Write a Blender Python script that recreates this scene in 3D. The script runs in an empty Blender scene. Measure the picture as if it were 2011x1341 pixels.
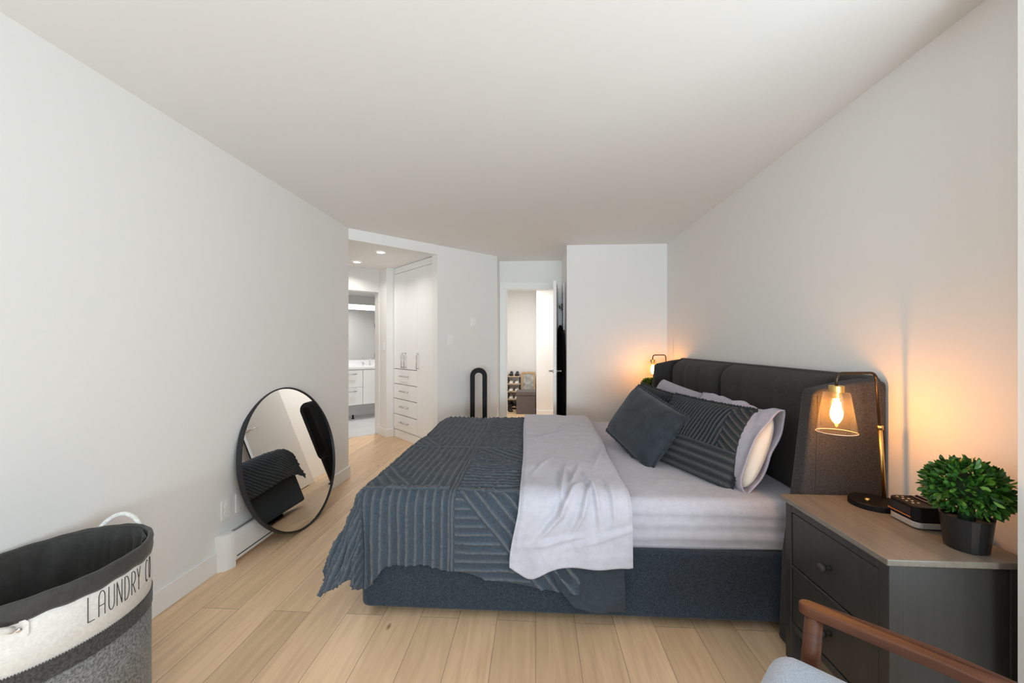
import bpy, bmesh, math, random
from mathutils import Vector, Matrix, noise
from math import sin, cos, pi, radians, exp, sqrt, hypot

random.seed(7)
S = bpy.context.scene
COL = S.collection

# ------------------------------------------------------------ camera, sky, light
cam_d = bpy.data.cameras.new('camera')
cam_d.sensor_width = 36.0
cam_d.lens = 782.0 / 2011.0 * 36.0
cam_d.shift_y = 5.5 / 2011.0
cam_d.clip_start = 0.02
cam = bpy.data.objects.new('camera', cam_d)
COL.objects.link(cam)
YAW = math.atan((1052 - 1005.5) / 782.0)
cam.location = (0, 0, 1.32)
cam.rotation_euler = (pi / 2, 0, YAW)
S.camera = cam

vs = S.view_settings
vs.view_transform = 'Standard'
vs.look = 'None'
vs.gamma = 1.0
vs.use_curve_mapping = False
vs.exposure = 0.0
S.display_settings.display_device = 'sRGB'

S.cycles.max_bounces = 14
S.cycles.diffuse_bounces = 8
S.cycles.glossy_bounces = 5
S.cycles.transparent_max_bounces = 16
S.cycles.sample_clamp_indirect = 4.0
S.cycles.caustics_reflective = False
S.cycles.caustics_refractive = False
S.cycles.use_denoising = True

w = bpy.data.worlds.new('sky')
S.world = w
w.use_nodes = True
bg = w.node_tree.nodes['Background']
bg.inputs['Color'].default_value = (0.86, 0.93, 1.0, 1)
bg.inputs['Strength'].default_value = 0.5


def area(name, loc, rot, sx, sy, power, color=(1, 1, 1), spread=None):
    d = bpy.data.lights.new(name, 'AREA')
    d.shape = 'RECTANGLE'
    d.size = sx
    d.size_y = sy
    d.energy = power
    d.color = color
    if spread:
        d.spread = spread
    o = bpy.data.objects.new(name, d)
    o.location = loc
    o.rotation_euler = rot
    COL.objects.link(o)
    return o


# area lights standing in for daylight from guessed windows, angled for even brightness
DAY = (0.80, 0.925, 1.0)
area('right_window_daylight', (1.40, -0.2, 1.2), (0, radians(120), radians(-40)), 1.6, 1.8, 48, DAY)
area('right_floor_fill', (1.40, -0.2, 1.5), (0, radians(60), radians(-45)), 1.6, 1.8, 5, DAY, radians(120))  # added fill, aimed down to lighten the floor
area('back_window_daylight', (-0.1, -4.40, 0.95), (pi / 2 + radians(14), 0, 0), 2.4, 1.0, 28, DAY, radians(75))
area('back_ceiling_fill', (-0.1, -4.40, 0.95), (pi / 2 + radians(38), 0, 0), 2.4, 1.0, 104, DAY)  # added fill, tilted up to lighten the ceiling
# ceiling lamp of the entrance hall beyond the far door
area('hall_lamp_light', (-0.35, 6.7, 2.36), (0, 0, 0), 0.5, 0.5, 24, (1.0, 0.975, 0.94))
P_BULB = 165.0

# ------------------------------------------------------------ helpers
A0 = Vector((-1.85, 3.84, 0))
sq = sqrt(0.5)
# frame of the dressing corridor: x along the slanted wall, y into the corridor
MUW = Matrix(((sq, -sq, 0, A0.x), (sq, sq, 0, A0.y), (0, 0, 1, 0), (0, 0, 0, 1)))


def setp(o, label=None, cat=None, group=None, kind=None):
    if label: o['label'] = label
    if cat: o['category'] = cat
    if group: o['group'] = group
    if kind: o['kind'] = kind
    return o


def empty(name, loc, label, cat, group=None, rz=0.0, mat4=None):
    o = bpy.data.objects.new(name, None)
    o.empty_display_size = 0.1
    COL.objects.link(o)
    if mat4 is not None:
        o.matrix_world = mat4
    else:
        o.location = loc
        o.rotation_euler = (0, 0, rz)
    setp(o, label, cat, group)
    return o


def build(name, bm, m, parent=None, smooth=False, bevel=0.0, seg=2, mat4=None, auto=None):
    me = bpy.data.meshes.new(name)
    bmesh.ops.recalc_face_normals(bm, faces=bm.faces[:])
    bm.to_mesh(me)
    bm.free()
    o = bpy.data.objects.new(name, me)
    COL.objects.link(o)
    ms = m if isinstance(m, (list, tuple)) else [m]
    for q in ms:
        me.materials.append(q)
    if parent:
        o.parent = parent
    if mat4 is not None:
        o.matrix_local = mat4
    if smooth:
        for p in me.polygons:
            p.use_smooth = True
    if bevel:
        b = o.modifiers.new('bevel', 'BEVEL')
        b.width = bevel
        b.segments = seg
        b.limit_method = 'ANGLE'
        b.angle_limit = radians(40)
        if seg > 1:
            for p in me.polygons:
                p.use_smooth = True
            wn = o.modifiers.new('wn', 'WEIGHTED_NORMAL')
            wn.keep_sharp = False
    return o


def bmn():
    return bmesh.new()


def box(bm, x0, x1, y0, y1, z0, z1, M=None):
    vs_ = [bm.verts.new(M @ Vector(p) if M else p) for p in
           ((x0, y0, z0), (x1, y0, z0), (x1, y1, z0), (x0, y1, z0), (x0, y0, z1), (x1, y0, z1), (x1, y1, z1), (x0, y1, z1))]
    for f in ((3, 2, 1, 0), (4, 5, 6, 7), (0, 1, 5, 4), (1, 2, 6, 5), (2, 3, 7, 6), (3, 0, 4, 7)):
        bm.faces.new([vs_[i] for i in f])
    return bm


def prism(bm, pts, z0, z1):
    a = [bm.verts.new((p[0], p[1], z0)) for p in pts]
    b = [bm.verts.new((p[0], p[1], z1)) for p in pts]
    n = len(pts)
    bm.faces.new(a[::-1])
    bm.faces.new(b)
    for i in range(n):
        bm.faces.new((a[i], a[(i + 1) % n], b[(i + 1) % n], b[i]))
    return bm


def tube(bm, pts, r, seg=10, closed=False, caps=True):
    pts = [Vector(p) for p in pts]
    n = len(pts)
    rr = r if isinstance(r, (list, tuple)) else [r] * n
    rings = []
    prev = None
    for i, p in enumerate(pts):
        if closed:
            t = pts[(i + 1) % n] - pts[i - 1]
        else:
            t = pts[min(i + 1, n - 1)] - pts[max(i - 1, 0)]
        t.normalize()
        if prev is None:
            u = t.orthogonal().normalized()
        else:
            u = (prev - t * prev.dot(t)).normalized()
        prev = u
        v = t.cross(u)
        rings.append([bm.verts.new(p + (u * cos(2 * pi * k / seg) + v * sin(2 * pi * k / seg)) * rr[i]) for k in range(seg)])
    m = n if closed else n - 1
    for i in range(m):
        a, b = rings[i], rings[(i + 1) % n]
        for k in range(seg):
            bm.faces.new((a[k], a[(k + 1) % seg], b[(k + 1) % seg], b[k]))
    if caps and not closed:
        bm.faces.new(rings[0][::-1])
        bm.faces.new(rings[-1])
    return bm


def lathe(bm, prof, seg=32, c=(0, 0, 0), ax=1.0, ay=1.0, cap0=True, cap1=True):
    rings = []
    for r, z in prof:
        rings.append([bm.verts.new((c[0] + ax * r * cos(2 * pi * k / seg), c[1] + ay * r * sin(2 * pi * k / seg), c[2] + z)) for k in range(seg)])
    for i in range(len(rings) - 1):
        a, b = rings[i], rings[i + 1]
        for k in range(seg):
            bm.faces.new((a[k], a[(k + 1) % seg], b[(k + 1) % seg], b[k]))
    if cap0: bm.faces.new(rings[0][::-1])
    if cap1: bm.faces.new(rings[-1])
    return bm


def grid(bm, fn, nu, nv):
    vv = [[bm.verts.new(fn(i / nu, j / nv)) for j in range(nv + 1)] for i in range(nu + 1)]
    for i in range(nu):
        for j in range(nv):
            bm.faces.new((vv[i][j], vv[i + 1][j], vv[i + 1][j + 1], vv[i][j + 1]))
    return bm


def arc_pts(c, r, a0, a1, n, ax1, ax2):
    c, ax1, ax2 = Vector(c), Vector(ax1), Vector(ax2)
    return [c + ax1 * (r * cos(a0 + (a1 - a0) * i / n)) + ax2 * (r * sin(a0 + (a1 - a0) * i / n)) for i in range(n + 1)]


def basis(c, x, y):
    """frame at c with x axis along x, y axis near y"""
    x = Vector(x).normalized()
    y = Vector(y)
    y = (y - x * y.dot(x)).normalized()
    z = x.cross(y)
    M = Matrix.Identity(4)
    for i in range(3):
        M[i][0], M[i][1], M[i][2], M[i][3] = x[i], y[i], z[i], c[i]
    return M


def smooth01(x):
    x = max(0.0, min(1.0, x))
    return x * x * (3 - 2 * x)


def nz(p, s, seed=0.0):
    return noise.noise(Vector((p[0] * s + seed, p[1] * s + seed * 1.7, p[2] * s - seed)))


def copy_tree(o, parent=None):
    c = o.copy()
    COL.objects.link(c)
    c.parent = parent
    for ch in list(o.children):
        copy_tree(ch, c)
    return c


# ------------------------------------------------------------ materials
def new_mat(name):
    m = bpy.data.materials.new(name)
    m.use_nodes = True
    nt = m.node_tree
    return m, nt, nt.nodes['Principled BSDF']


def N(nt, t, **kw):
    n = nt.nodes.new(t)
    for k, v in kw.items():
        setattr(n, k, v)
    return n


def paint(name, col, rough=0.6, metal=0.0, spec=0.5, bump=0.0, bscale=200.0, var=0.0, vscale=3.0, coat=0.0):
    m, nt, b = new_mat(name)
    b.inputs['Base Color'].default_value = (*col, 1)
    b.inputs['Roughness'].default_value = rough
    b.inputs['Metallic'].default_value = metal
    b.inputs['Specular IOR Level'].default_value = spec
    b.inputs['Coat Weight'].default_value = coat
    if bump or var:
        tc = N(nt, 'ShaderNodeTexCoord')
    if bump:
        n = N(nt, 'ShaderNodeTexNoise')
        n.inputs['Scale'].default_value = bscale
        n.inputs['Detail'].default_value = 3
        nt.links.new(tc.outputs['Object'], n.inputs['Vector'])
        bp = N(nt, 'ShaderNodeBump')
        bp.inputs['Strength'].default_value = bump
        bp.inputs['Distance'].default_value = 0.002
        nt.links.new(n.outputs['Fac'], bp.inputs['Height'])
        nt.links.new(bp.outputs['Normal'], b.inputs['Normal'])
    if var:
        n = N(nt, 'ShaderNodeTexNoise')
        n.inputs['Scale'].default_value = vscale
        n.inputs['Detail'].default_value = 4
        nt.links.new(tc.outputs['Object'], n.inputs['Vector'])
        r = N(nt, 'ShaderNodeValToRGB')
        r.color_ramp.elements[0].position = 0.3
        r.color_ramp.elements[1].position = 0.7
        r.color_ramp.elements[0].color = (*[c * (1 - var) for c in col], 1)
        r.color_ramp.elements[1].color = (*[min(1, c * (1 + var)) for c in col], 1)
        nt.links.new(n.outputs['Fac'], r.inputs['Fac'])
        nt.links.new(r.outputs['Color'], b.inputs['Base Color'])
    return m


def fabric(name, col, scale=260.0, var=0.45, rough=0.95, bump=0.35, sheen=0.15, stretch=(1, 1, 1), second=None):
    """woven / felted cloth: fine noise in colour and bump, plus slow unevenness"""
    m, nt, b = new_mat(name)
    b.inputs['Roughness'].default_value = rough
    b.inputs['Specular IOR Level'].default_value = 0.2
    b.inputs['Sheen Weight'].default_value = sheen
    b.inputs['Sheen Roughness'].default_value = 0.5
    tc = N(nt, 'ShaderNodeTexCoord')
    mp = N(nt, 'ShaderNodeMapping')
    mp.inputs['Scale'].default_value = stretch
    nt.links.new(tc.outputs['Object'], mp.inputs['Vector'])
    n = N(nt, 'ShaderNodeTexNoise')
    n.inputs['Scale'].default_value = scale
    n.inputs['Detail'].default_value = 3
    n.inputs['Roughness'].default_value = 0.7
    nt.links.new(mp.outputs['Vector'], n.inputs['Vector'])
    r = N(nt, 'ShaderNodeValToRGB')
    r.color_ramp.elements[0].position = 0.36
    r.color_ramp.elements[1].position = 0.64
    c2 = second or [min(1, c * (1 + var)) for c in col]
    r.color_ramp.elements[0].color = (*[c * (1 - var) for c in col], 1)
    r.color_ramp.elements[1].color = (*c2, 1)
    nt.links.new(n.outputs['Fac'], r.inputs['Fac'])
    nt.links.new(r.outputs['Color'], b.inputs['Base Color'])
    bp = N(nt, 'ShaderNodeBump')
    bp.inputs['Strength'].default_value = bump
    bp.inputs['Distance'].default_value = 0.0015
    nt.links.new(n.outputs['Fac'], bp.inputs['Height'])
    nt.links.new(bp.outputs['Normal'], b.inputs['Normal'])
    return m


def wood(name, c1, c2, scale=6.0, rough=0.4, axis='X', ratio=12.0, coat=0.0):
    m, nt, b = new_mat(name)
    b.inputs['Roughness'].default_value = rough
    b.inputs['Coat Weight'].default_value = coat
    tc = N(nt, 'ShaderNodeTexCoord')
    mp = N(nt, 'ShaderNodeMapping')
    sc = [ratio, ratio, ratio]
    sc['XYZ'.index(axis)] = 1.0
    mp.inputs['Scale'].default_value = sc
    nt.links.new(tc.outputs['Object'], mp.inputs['Vector'])
    n = N(nt, 'ShaderNodeTexNoise')
    n.inputs['Scale'].default_value = scale
    n.inputs['Detail'].default_value = 6
    n.inputs['Distortion'].default_value = 0.6
    nt.links.new(mp.outputs['Vector'], n.inputs['Vector'])
    r = N(nt, 'ShaderNodeValToRGB')
    r.color_ramp.elements[0].position = 0.3
    r.color_ramp.elements[1].position = 0.72
    r.color_ramp.elements[0].color = (*c1, 1)
    r.color_ramp.elements[1].color = (*c2, 1)
    nt.links.new(n.outputs['Fac'], r.inputs['Fac'])
    nt.links.new(r.outputs['Color'], b.inputs['Base Color'])
    return m


def floor_mat():
    m, nt, b = new_mat('oak_planks')
    L = nt.links.new
    tc = N(nt, 'ShaderNodeTexCoord')
    sp = N(nt, 'ShaderNodeSeparateXYZ')
    L(tc.outputs['Object'], sp.inputs['Vector'])
    cb = N(nt, 'ShaderNodeCombineXYZ')
    L(sp.outputs['Y'], cb.inputs['X'])
    L(sp.outputs['X'], cb.inputs['Y'])
    br = N(nt, 'ShaderNodeTexBrick')
    br.offset = 0.37
    br.offset_frequency = 2
    br.inputs['Color1'].default_value = (0.30, 0.30, 0.30, 1)
    br.inputs['Color2'].default_value = (0.70, 0.70, 0.70, 1)
    br.inputs['Mortar'].default_value = (0.0, 0.0, 0.0, 1)
    br.inputs['Scale'].default_value = 1.0
    br.inputs['Mortar Size'].default_value = 0.0012
    br.inputs['Mortar Smooth'].default_value = 0.3
    br.inputs['Brick Width'].default_value = 1.9
    br.inputs['Row Height'].default_value = 0.185
    L(cb.outputs['Vector'], br.inputs['Vector'])
    # grain, different on each plank
    ad = N(nt, 'ShaderNodeVectorMath', operation='MULTIPLY_ADD')
    L(br.outputs['Color'], ad.inputs[0])
    ad.inputs[1].default_value = (37, 53, 11)
    L(cb.outputs['Vector'], ad.inputs[2])
    mp = N(nt, 'ShaderNodeMapping')
    mp.inputs['Scale'].default_value = (0.9, 11, 1)
    L(ad.outputs['Vector'], mp.inputs['Vector'])
    n = N(nt, 'ShaderNodeTexNoise')
    n.inputs['Scale'].default_value = 2.4
    n.inputs['Detail'].default_value = 7
    n.inputs['Roughness'].default_value = 0.62
    n.inputs['Distortion'].default_value = 0.7
    L(mp.outputs['Vector'], n.inputs['Vector'])
    r = N(nt, 'ShaderNodeValToRGB')
    e = r.color_ramp.elements
    e[0].position, e[1].position = 0.25, 0.75
    e[0].color = (0.64, 0.438, 0.27, 1)
    e[1].color = (0.90, 0.66, 0.43, 1)
    L(n.outputs['Fac'], r.inputs['Fac'])
    # plank to plank tone
    mx = N(nt, 'ShaderNodeMix', data_type='RGBA', blend_type='MULTIPLY')
    mx.inputs['Factor'].default_value = 1.0
    rr = N(nt, 'ShaderNodeValToRGB')
    rr.color_ramp.elements[0].position, rr.color_ramp.elements[1].position = 0.28, 0.72
    rr.color_ramp.elements[0].color = (0.78, 0.76, 0.73, 1)
    rr.color_ramp.elements[1].color = (1.05, 1.04, 1.03, 1)
    L(br.outputs['Color'], rr.inputs['Fac'])
    L(r.outputs['Color'], mx.inputs['A'])
    L(rr.outputs['Color'], mx.inputs['B'])
    # knots
    mp2 = N(nt, 'ShaderNodeMapping')
    mp2.inputs['Scale'].default_value = (1.5, 3.6, 1)
    L(ad.outputs['Vector'], mp2.inputs['Vector'])
    vo = N(nt, 'ShaderNodeTexVoronoi')
    vo.inputs['Scale'].default_value = 1.7
    L(mp2.outputs['Vector'], vo.inputs['Vector'])
    kr = N(nt, 'ShaderNodeValToRGB')
    kr.color_ramp.elements[0].position, kr.color_ramp.elements[1].position = 0.02, 0.075
    kr.color_ramp.elements[0].color = (0.28, 0.19, 0.12, 1)
    kr.color_ramp.elements[1].color = (1, 1, 1, 1)
    L(vo.outputs['Distance'], kr.inputs['Fac'])
    mk = N(nt, 'ShaderNodeMix', data_type='RGBA', blend_type='MULTIPLY')
    mk.inputs['Factor'].default_value = 0.85
    L(mx.outputs['Result'], mk.inputs['A'])
    L(kr.outputs['Color'], mk.inputs['B'])
    # seams
    ms = N(nt, 'ShaderNodeMix', data_type='RGBA', blend_type='MIX')
    L(br.outputs['Fac'], ms.inputs['Factor'])
    L(mk.outputs['Result'], ms.inputs['A'])
    ms.inputs['B'].default_value = (0.22, 0.15, 0.10, 1)
    L(ms.outputs['Result'], b.inputs['Base Color'])
    b.inputs['Roughness'].default_value = 0.42
    b.inputs['Specular IOR Level'].default_value = 0.4
    bp = N(nt, 'ShaderNodeBump')
    bp.inputs['Strength'].default_value = 0.15
    bp.inputs['Distance'].default_value = 0.001
    L(n.outputs['Fac'], bp.inputs['Height'])
    L(bp.outputs['Normal'], b.inputs['Normal'])
    return m


def tile_mat():
    m, nt, b = new_mat('bath_tiles')
    L = nt.links.new
    tc = N(nt, 'ShaderNodeTexCoord')
    mp = N(nt, 'ShaderNodeMapping')
    mp.inputs['Rotation'].default_value = (0, 0, radians(-45))
    L(tc.outputs['Object'], mp.inputs['Vector'])
    br = N(nt, 'ShaderNodeTexBrick')
    br.inputs['Color1'].default_value = (0.66, 0.66, 0.66, 1)
    br.inputs['Color2'].default_value = (0.72, 0.72, 0.72, 1)
    br.inputs['Mortar'].default_value = (0.48, 0.48, 0.48, 1)
    br.inputs['Scale'].default_value = 1.0
    br.inputs['Mortar Size'].default_value = 0.004
    br.inputs['Brick Width'].default_value = 0.6
    br.inputs['Row Height'].default_value = 0.3
    L(mp.outputs['Vector'], br.inputs['Vector'])
    L(br.outputs['Color'], b.inputs['Base Color'])
    b.inputs['Roughness'].default_value = 0.3
    return m


def clear_glass(name, tint=(1, 1, 1), gloss=0.12, rough=0.02, haze=0.0):
    """thin clear glass: mostly see-through, with a mirror-like sheen at grazing angles"""
    m = bpy.data.materials.new(name)
    m.use_nodes = True
    nt = m.node_tree
    nt.nodes.remove(nt.nodes['Principled BSDF'])
    out = nt.nodes['Material Output']
    tr = N(nt, 'ShaderNodeBsdfTransparent')
    tr.inputs['Color'].default_value = (*tint, 1)
    gl = N(nt, 'ShaderNodeBsdfGlossy')
    gl.inputs['Roughness'].default_value = rough
    fr = N(nt, 'ShaderNodeLayerWeight')
    fr.inputs['Blend'].default_value = 0.5
    pw = N(nt, 'ShaderNodeMath', operation='POWER')
    nt.links.new(fr.outputs['Facing'], pw.inputs[0])
    pw.inputs[1].default_value = 3.0
    ml = N(nt, 'ShaderNodeMath', operation='MULTIPLY_ADD')
    nt.links.new(pw.outputs[0], ml.inputs[0])
    ml.inputs[1].default_value = gloss * 2
    ml.inputs[2].default_value = 0.03
    mx = N(nt, 'ShaderNodeMixShader')
    nt.links.new(ml.outputs[0], mx.inputs['Fac'])
    nt.links.new(tr.outputs['BSDF'], mx.inputs[1])
    nt.links.new(gl.outputs['BSDF'], mx.inputs[2])
    last = mx
    if haze:
        tl = N(nt, 'ShaderNodeBsdfTranslucent')
        tl.inputs['Color'].default_value = (0.9, 0.9, 0.9, 1)
        mh = N(nt, 'ShaderNodeMixShader')
        mh.inputs['Fac'].default_value = haze
        nt.links.new(mx.outputs['Shader'], mh.inputs[1])
        nt.links.new(tl.outputs['BSDF'], mh.inputs[2])
        last = mh
    nt.links.new(last.outputs['Shader'], out.inputs['Surface'])
    return m


def glow(name, col, strength):
    m, nt, b = new_mat(name)
    b.inputs['Base Color'].default_value = (*col, 1)
    b.inputs['Emission Color'].default_value = (*col, 1)
    b.inputs['Emission Strength'].default_value = strength
    return m


M = {}
M['wall'] = paint('wall_paint', (0.81, 0.807, 0.795), 0.72, bump=0.04, bscale=160)
M['ceil'] = paint('ceiling_paint', (0.82, 0.817, 0.805), 0.8)
M['white'] = paint('white_trim', (0.84, 0.84, 0.83), 0.4)
M['door'] = paint('white_door', (0.82, 0.82, 0.81), 0.4)
M['cab'] = paint('white_cabinet', (0.83, 0.83, 0.825), 0.35)
M['gap'] = paint('dark_gap', (0.03, 0.03, 0.03), 0.9)
M['plastic'] = paint('white_plastic', (0.87, 0.87, 0.86), 0.35)
M['floor'] = floor_mat()
M['tile'] = tile_mat()
M['steel'] = paint('brushed_steel', (0.55, 0.55, 0.56), 0.3, 1.0)
M['chrome'] = paint('chrome', (0.82, 0.82, 0.83), 0.12, 1.0)
M['black'] = paint('black_plastic', (0.006, 0.006, 0.007), 0.55, spec=0.18)
M['blackm'] = paint('black_metal', (0.012, 0.013, 0.016), 0.45)
M['mattblack'] = paint('matt_black', (0.004, 0.004, 0.004), 0.9, spec=0.1)
M['mirror'] = paint('mirror_glass', (0.80, 0.81, 0.80), 0.01, 1.0)
M['bathmirror'] = paint('bath_mirror_glass', (0.86, 0.87, 0.87), 0.01, 1.0)
M['slate'] = fabric('slate_upholstery', (0.026, 0.036, 0.050), 230, 0.5, stretch=(1, 1, 1))
M['head'] = fabric('charcoal_upholstery', (0.046, 0.043, 0.043), 240, 0.6, sheen=0.05, stretch=(1, 1, 2.2))
M['duvet'] = fabric('slate_duvet', (0.045, 0.059, 0.077), 150, 0.25, sheen=0.12)


def tuft_tint(m, col):
    """the fluffy raised rows are a paler yarn than the ground cloth"""
    nt_ = m.node_tree
    b_ = nt_.nodes['Principled BSDF']
    src = b_.inputs['Base Color'].links[0].from_socket
    at = N(nt_, 'ShaderNodeAttribute', attribute_name='tuft')
    mx_ = N(nt_, 'ShaderNodeMix', data_type='RGBA', blend_type='MIX')
    nt_.links.new(at.outputs['Fac'], mx_.inputs['Factor'])
    nt_.links.new(src, mx_.inputs['A'])
    mx_.inputs['B'].default_value = (*col, 1)
    nt_.links.new(mx_.outputs['Result'], b_.inputs['Base Color'])


tuft_tint(M['duvet'], (0.115, 0.128, 0.142))
M['lining'] = fabric('smooth_slate_cotton', (0.036, 0.045, 0.057), 60, 0.12, sheen=0.05)
M['sheet'] = fabric('lavender_grey_cotton', (0.45, 0.45, 0.51), 30, 0.05, bump=0.1, rough=0.85)
M['case'] = fabric('lavender_pillowcase', (0.42, 0.40, 0.47), 35, 0.06, bump=0.15)
M['cream'] = paint('cream_pillow', (0.72, 0.66, 0.58), 0.9, bump=0.1)
M['velvet'] = fabric('slate_velvet', (0.026, 0.034, 0.043), 14, 0.22, rough=0.75, sheen=0.12, bump=0.05)
M['tuft'] = fabric('dark_tufted_cotton', (0.022, 0.027, 0.030), 170, 0.3, sheen=0.1)
tuft_tint(M['tuft'], (0.060, 0.066, 0.070))
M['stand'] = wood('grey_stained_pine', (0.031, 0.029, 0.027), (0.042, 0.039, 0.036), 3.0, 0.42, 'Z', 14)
M['standtop_lamplit'] = wood('lamplit_pine_top', (0.160, 0.136, 0.108), (0.205, 0.178, 0.145), 3.0, 0.27, 'Y', 14)  # same stain as the sides, with the lamp's glow put into the colour
M['walnut'] = wood('walnut_wood', (0.070, 0.020, 0.007), (0.14, 0.044, 0.014), 5.0, 0.5, 'X', 10)
M['seat'] = fabric('pale_blue_grey_wool', (0.44, 0.49, 0.57), 320, 0.22, bump=0.2)
M['brass'] = paint('brass', (0.72, 0.47, 0.17), 0.28, 1.0)
M['bronze'] = paint('dark_bronze', (0.055, 0.040, 0.028), 0.35, 0.8)
M['glass'] = clear_glass('lamp_glass', (0.97, 0.95, 0.93), 0.16, 0.05, 0.012)
M['pane'] = clear_glass('window_glass', (0.97, 0.98, 0.98), 0.1)
M['bulb'] = glow('bulb_glow', (1.0, 0.385, 0.06), P_BULB)
M['led'] = glow('led_light', (1.0, 0.98, 0.95), 9.0)
M['ledbar'] = glow('led_bar_light', (1.0, 0.98, 0.95), 4.0)
M['felt'] = fabric('grey_felt', (0.19, 0.185, 0.18), 130, 0.5, bump=0.5)
M['darkfelt'] = fabric('dark_grey_felt', (0.055, 0.054, 0.053), 130, 0.45, bump=0.5)
M['whitefelt'] = fabric('white_felt', (0.70, 0.69, 0.67), 90, 0.07, bump=0.3)
M['liner'] = fabric('charcoal_nylon', (0.050, 0.049, 0.047), 40, 0.12, rough=0.6, bump=0.1)
M['rope'] = fabric('white_rope', (0.68, 0.67, 0.64), 120, 0.12)
M['ink'] = paint('dark_lettering', (0.035, 0.035, 0.036), 0.8)
M['silver'] = paint('silver_plastic', (0.42, 0.41, 0.40), 0.35, 0.3)
M['display'] = paint('black_display', (0.010, 0.010, 0.012), 0.08)
M['amber'] = paint('copper_strip', (0.60, 0.24, 0.10), 0.3, 0.6)
M['markings'] = paint('silver_markings', (0.55, 0.50, 0.44), 0.5)
M['pot'] = paint('black_pot', (0.010, 0.010, 0.011), 0.32)
M['soil'] = paint('dark_twigs', (0.012, 0.030, 0.008), 1.0)
M['leaf'] = None
M['ottoman'] = fabric('grey_brown_fabric', (0.135, 0.12, 0.12), 120, 0.15)
M['oak'] = wood('light_oak', (0.50, 0.30, 0.14), (0.62, 0.40, 0.21), 5.0, 0.5, 'Z', 10)
M['rackwood'] = wood('pale_wood', (0.58, 0.43, 0.26), (0.66, 0.50, 0.33), 5.0, 0.5, 'X', 10)
M['quartz'] = paint('white_quartz', (0.86, 0.86, 0.86), 0.2)


def leaf_mat():
    m, nt, b = new_mat('boxwood_leaf')
    L = nt.links.new
    at = N(nt, 'ShaderNodeAttribute', attribute_name='tone')
    r = N(nt, 'ShaderNodeValToRGB')
    r.color_ramp.elements[0].color = (0.018, 0.075, 0.010, 1)
    r.color_ramp.elements[1].color = (0.12, 0.25, 0.025, 1)
    e = r.color_ramp.elements.new(0.55)
    e.color = (0.045, 0.15, 0.016, 1)
    L(at.outputs['Fac'], r.inputs['Fac'])
    L(r.outputs['Color'], b.inputs['Base Color'])
    b.inputs['Roughness'].default_value = 0.42
    b.inputs['Subsurface Weight'].default_value = 0.0
    return m


M['leaf'] = leaf_mat()

H = 2.47


def struct(name, bm, m, **kw):
    o = build(name, bm, m, **kw)
    o['kind'] = 'structure'
    return o


# ------------------------------------------------------------ room shell
bm = bmn()
prism(bm, [(-6.2, -4.62), (2.6, -4.62), (2.6, 9.2), (-6.2, 9.2)], -0.10, 0.0)
struct('floor', bm, M['floor'])

# bathroom tiles lie on the slab, in the corridor frame
bm = bmn()
box(bm, -0.9, 2.50, 1.69, 3.40, 0.0, 0.004, MUW)
struct('floor_bathroom', bm, M['tile'])

bm = bmn()
# bedroom ceiling (with entrance alcove): polygon
prism(bm, [(-1.97, -4.62), (1.62, -4.62), (1.62, 5.62), (-0.64, 5.62), (-0.64, 5.22), (-1.97, 3.92)], H, H + 0.12)
struct('ceiling', bm, M['ceil'])
bm = bmn()
box(bm, -0.27, 1.80, 0.10, 1.70, 2.41, 2.53, MUW)
box(bm, -0.9, 2.58, 1.70, 3.5, 2.41, 2.53, MUW)
struct('ceiling_corridor', bm, M['ceil'])
bm = bmn()
box(bm, -1.17, 0.8, 5.62, 8.47, H, H + 0.12)
struct('ceiling_hall', bm, M['ceil'])

bm = bmn()
box(bm, -1.97, -1.85, -4.62, 3.84, 0, H)
struct('wall_left', bm, M['wall'])
bm = bmn()
box(bm, 1.5, 1.62, 1.10, 5.62, 0, H)
box(bm, 1.5, 1.62, -4.62, -2.15, 0, H)
box(bm, 1.5, 1.62, -2.15, 1.10, 0, 0.40)
box(bm, 1.5, 1.62, -2.15, 1.10, 2.36, H)
struct('wall_right', bm, M['wall'])
bm = bmn()
box(bm, 1.345, 1.5, 1.06, 1.195, 0, H)
struct('wall_return', bm, M['wall'])
bm = bmn()
prism(bm, [(0.361, 4.65), (1.5, 4.65), (1.5, 5.62), (0.361, 5.62)], 0, H)
struct('wall_far', bm, M['wall'])
# slanted wall with the corridor opening (0..1.01) and solid end up to the alcove
bm = bmn()
box(bm, 0.0, 1.01, 0.0, 0.12, 2.36, H, MUW)
E1 = MUW @ Vector((1.01, 0, 0)); E2 = MUW @ Vector((1.905, 0, 0)); E3 = MUW @ Vector((1.01, 0.12, 0)); E4 = MUW @ Vector((1.905, 0.55, 0)); E5 = MUW @ Vector((1.12, 0.55, 0)); E6 = MUW @ Vector((1.12, 0.12, 0))
prism(bm, [E1, E2, (E2.x, 5.62), (E2.x - 0.10, 5.62), MUW @ Vector((1.80, 0.12, 0)), E3], 0, H)
struct('wall_slanted', bm, M['wall'])
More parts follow.
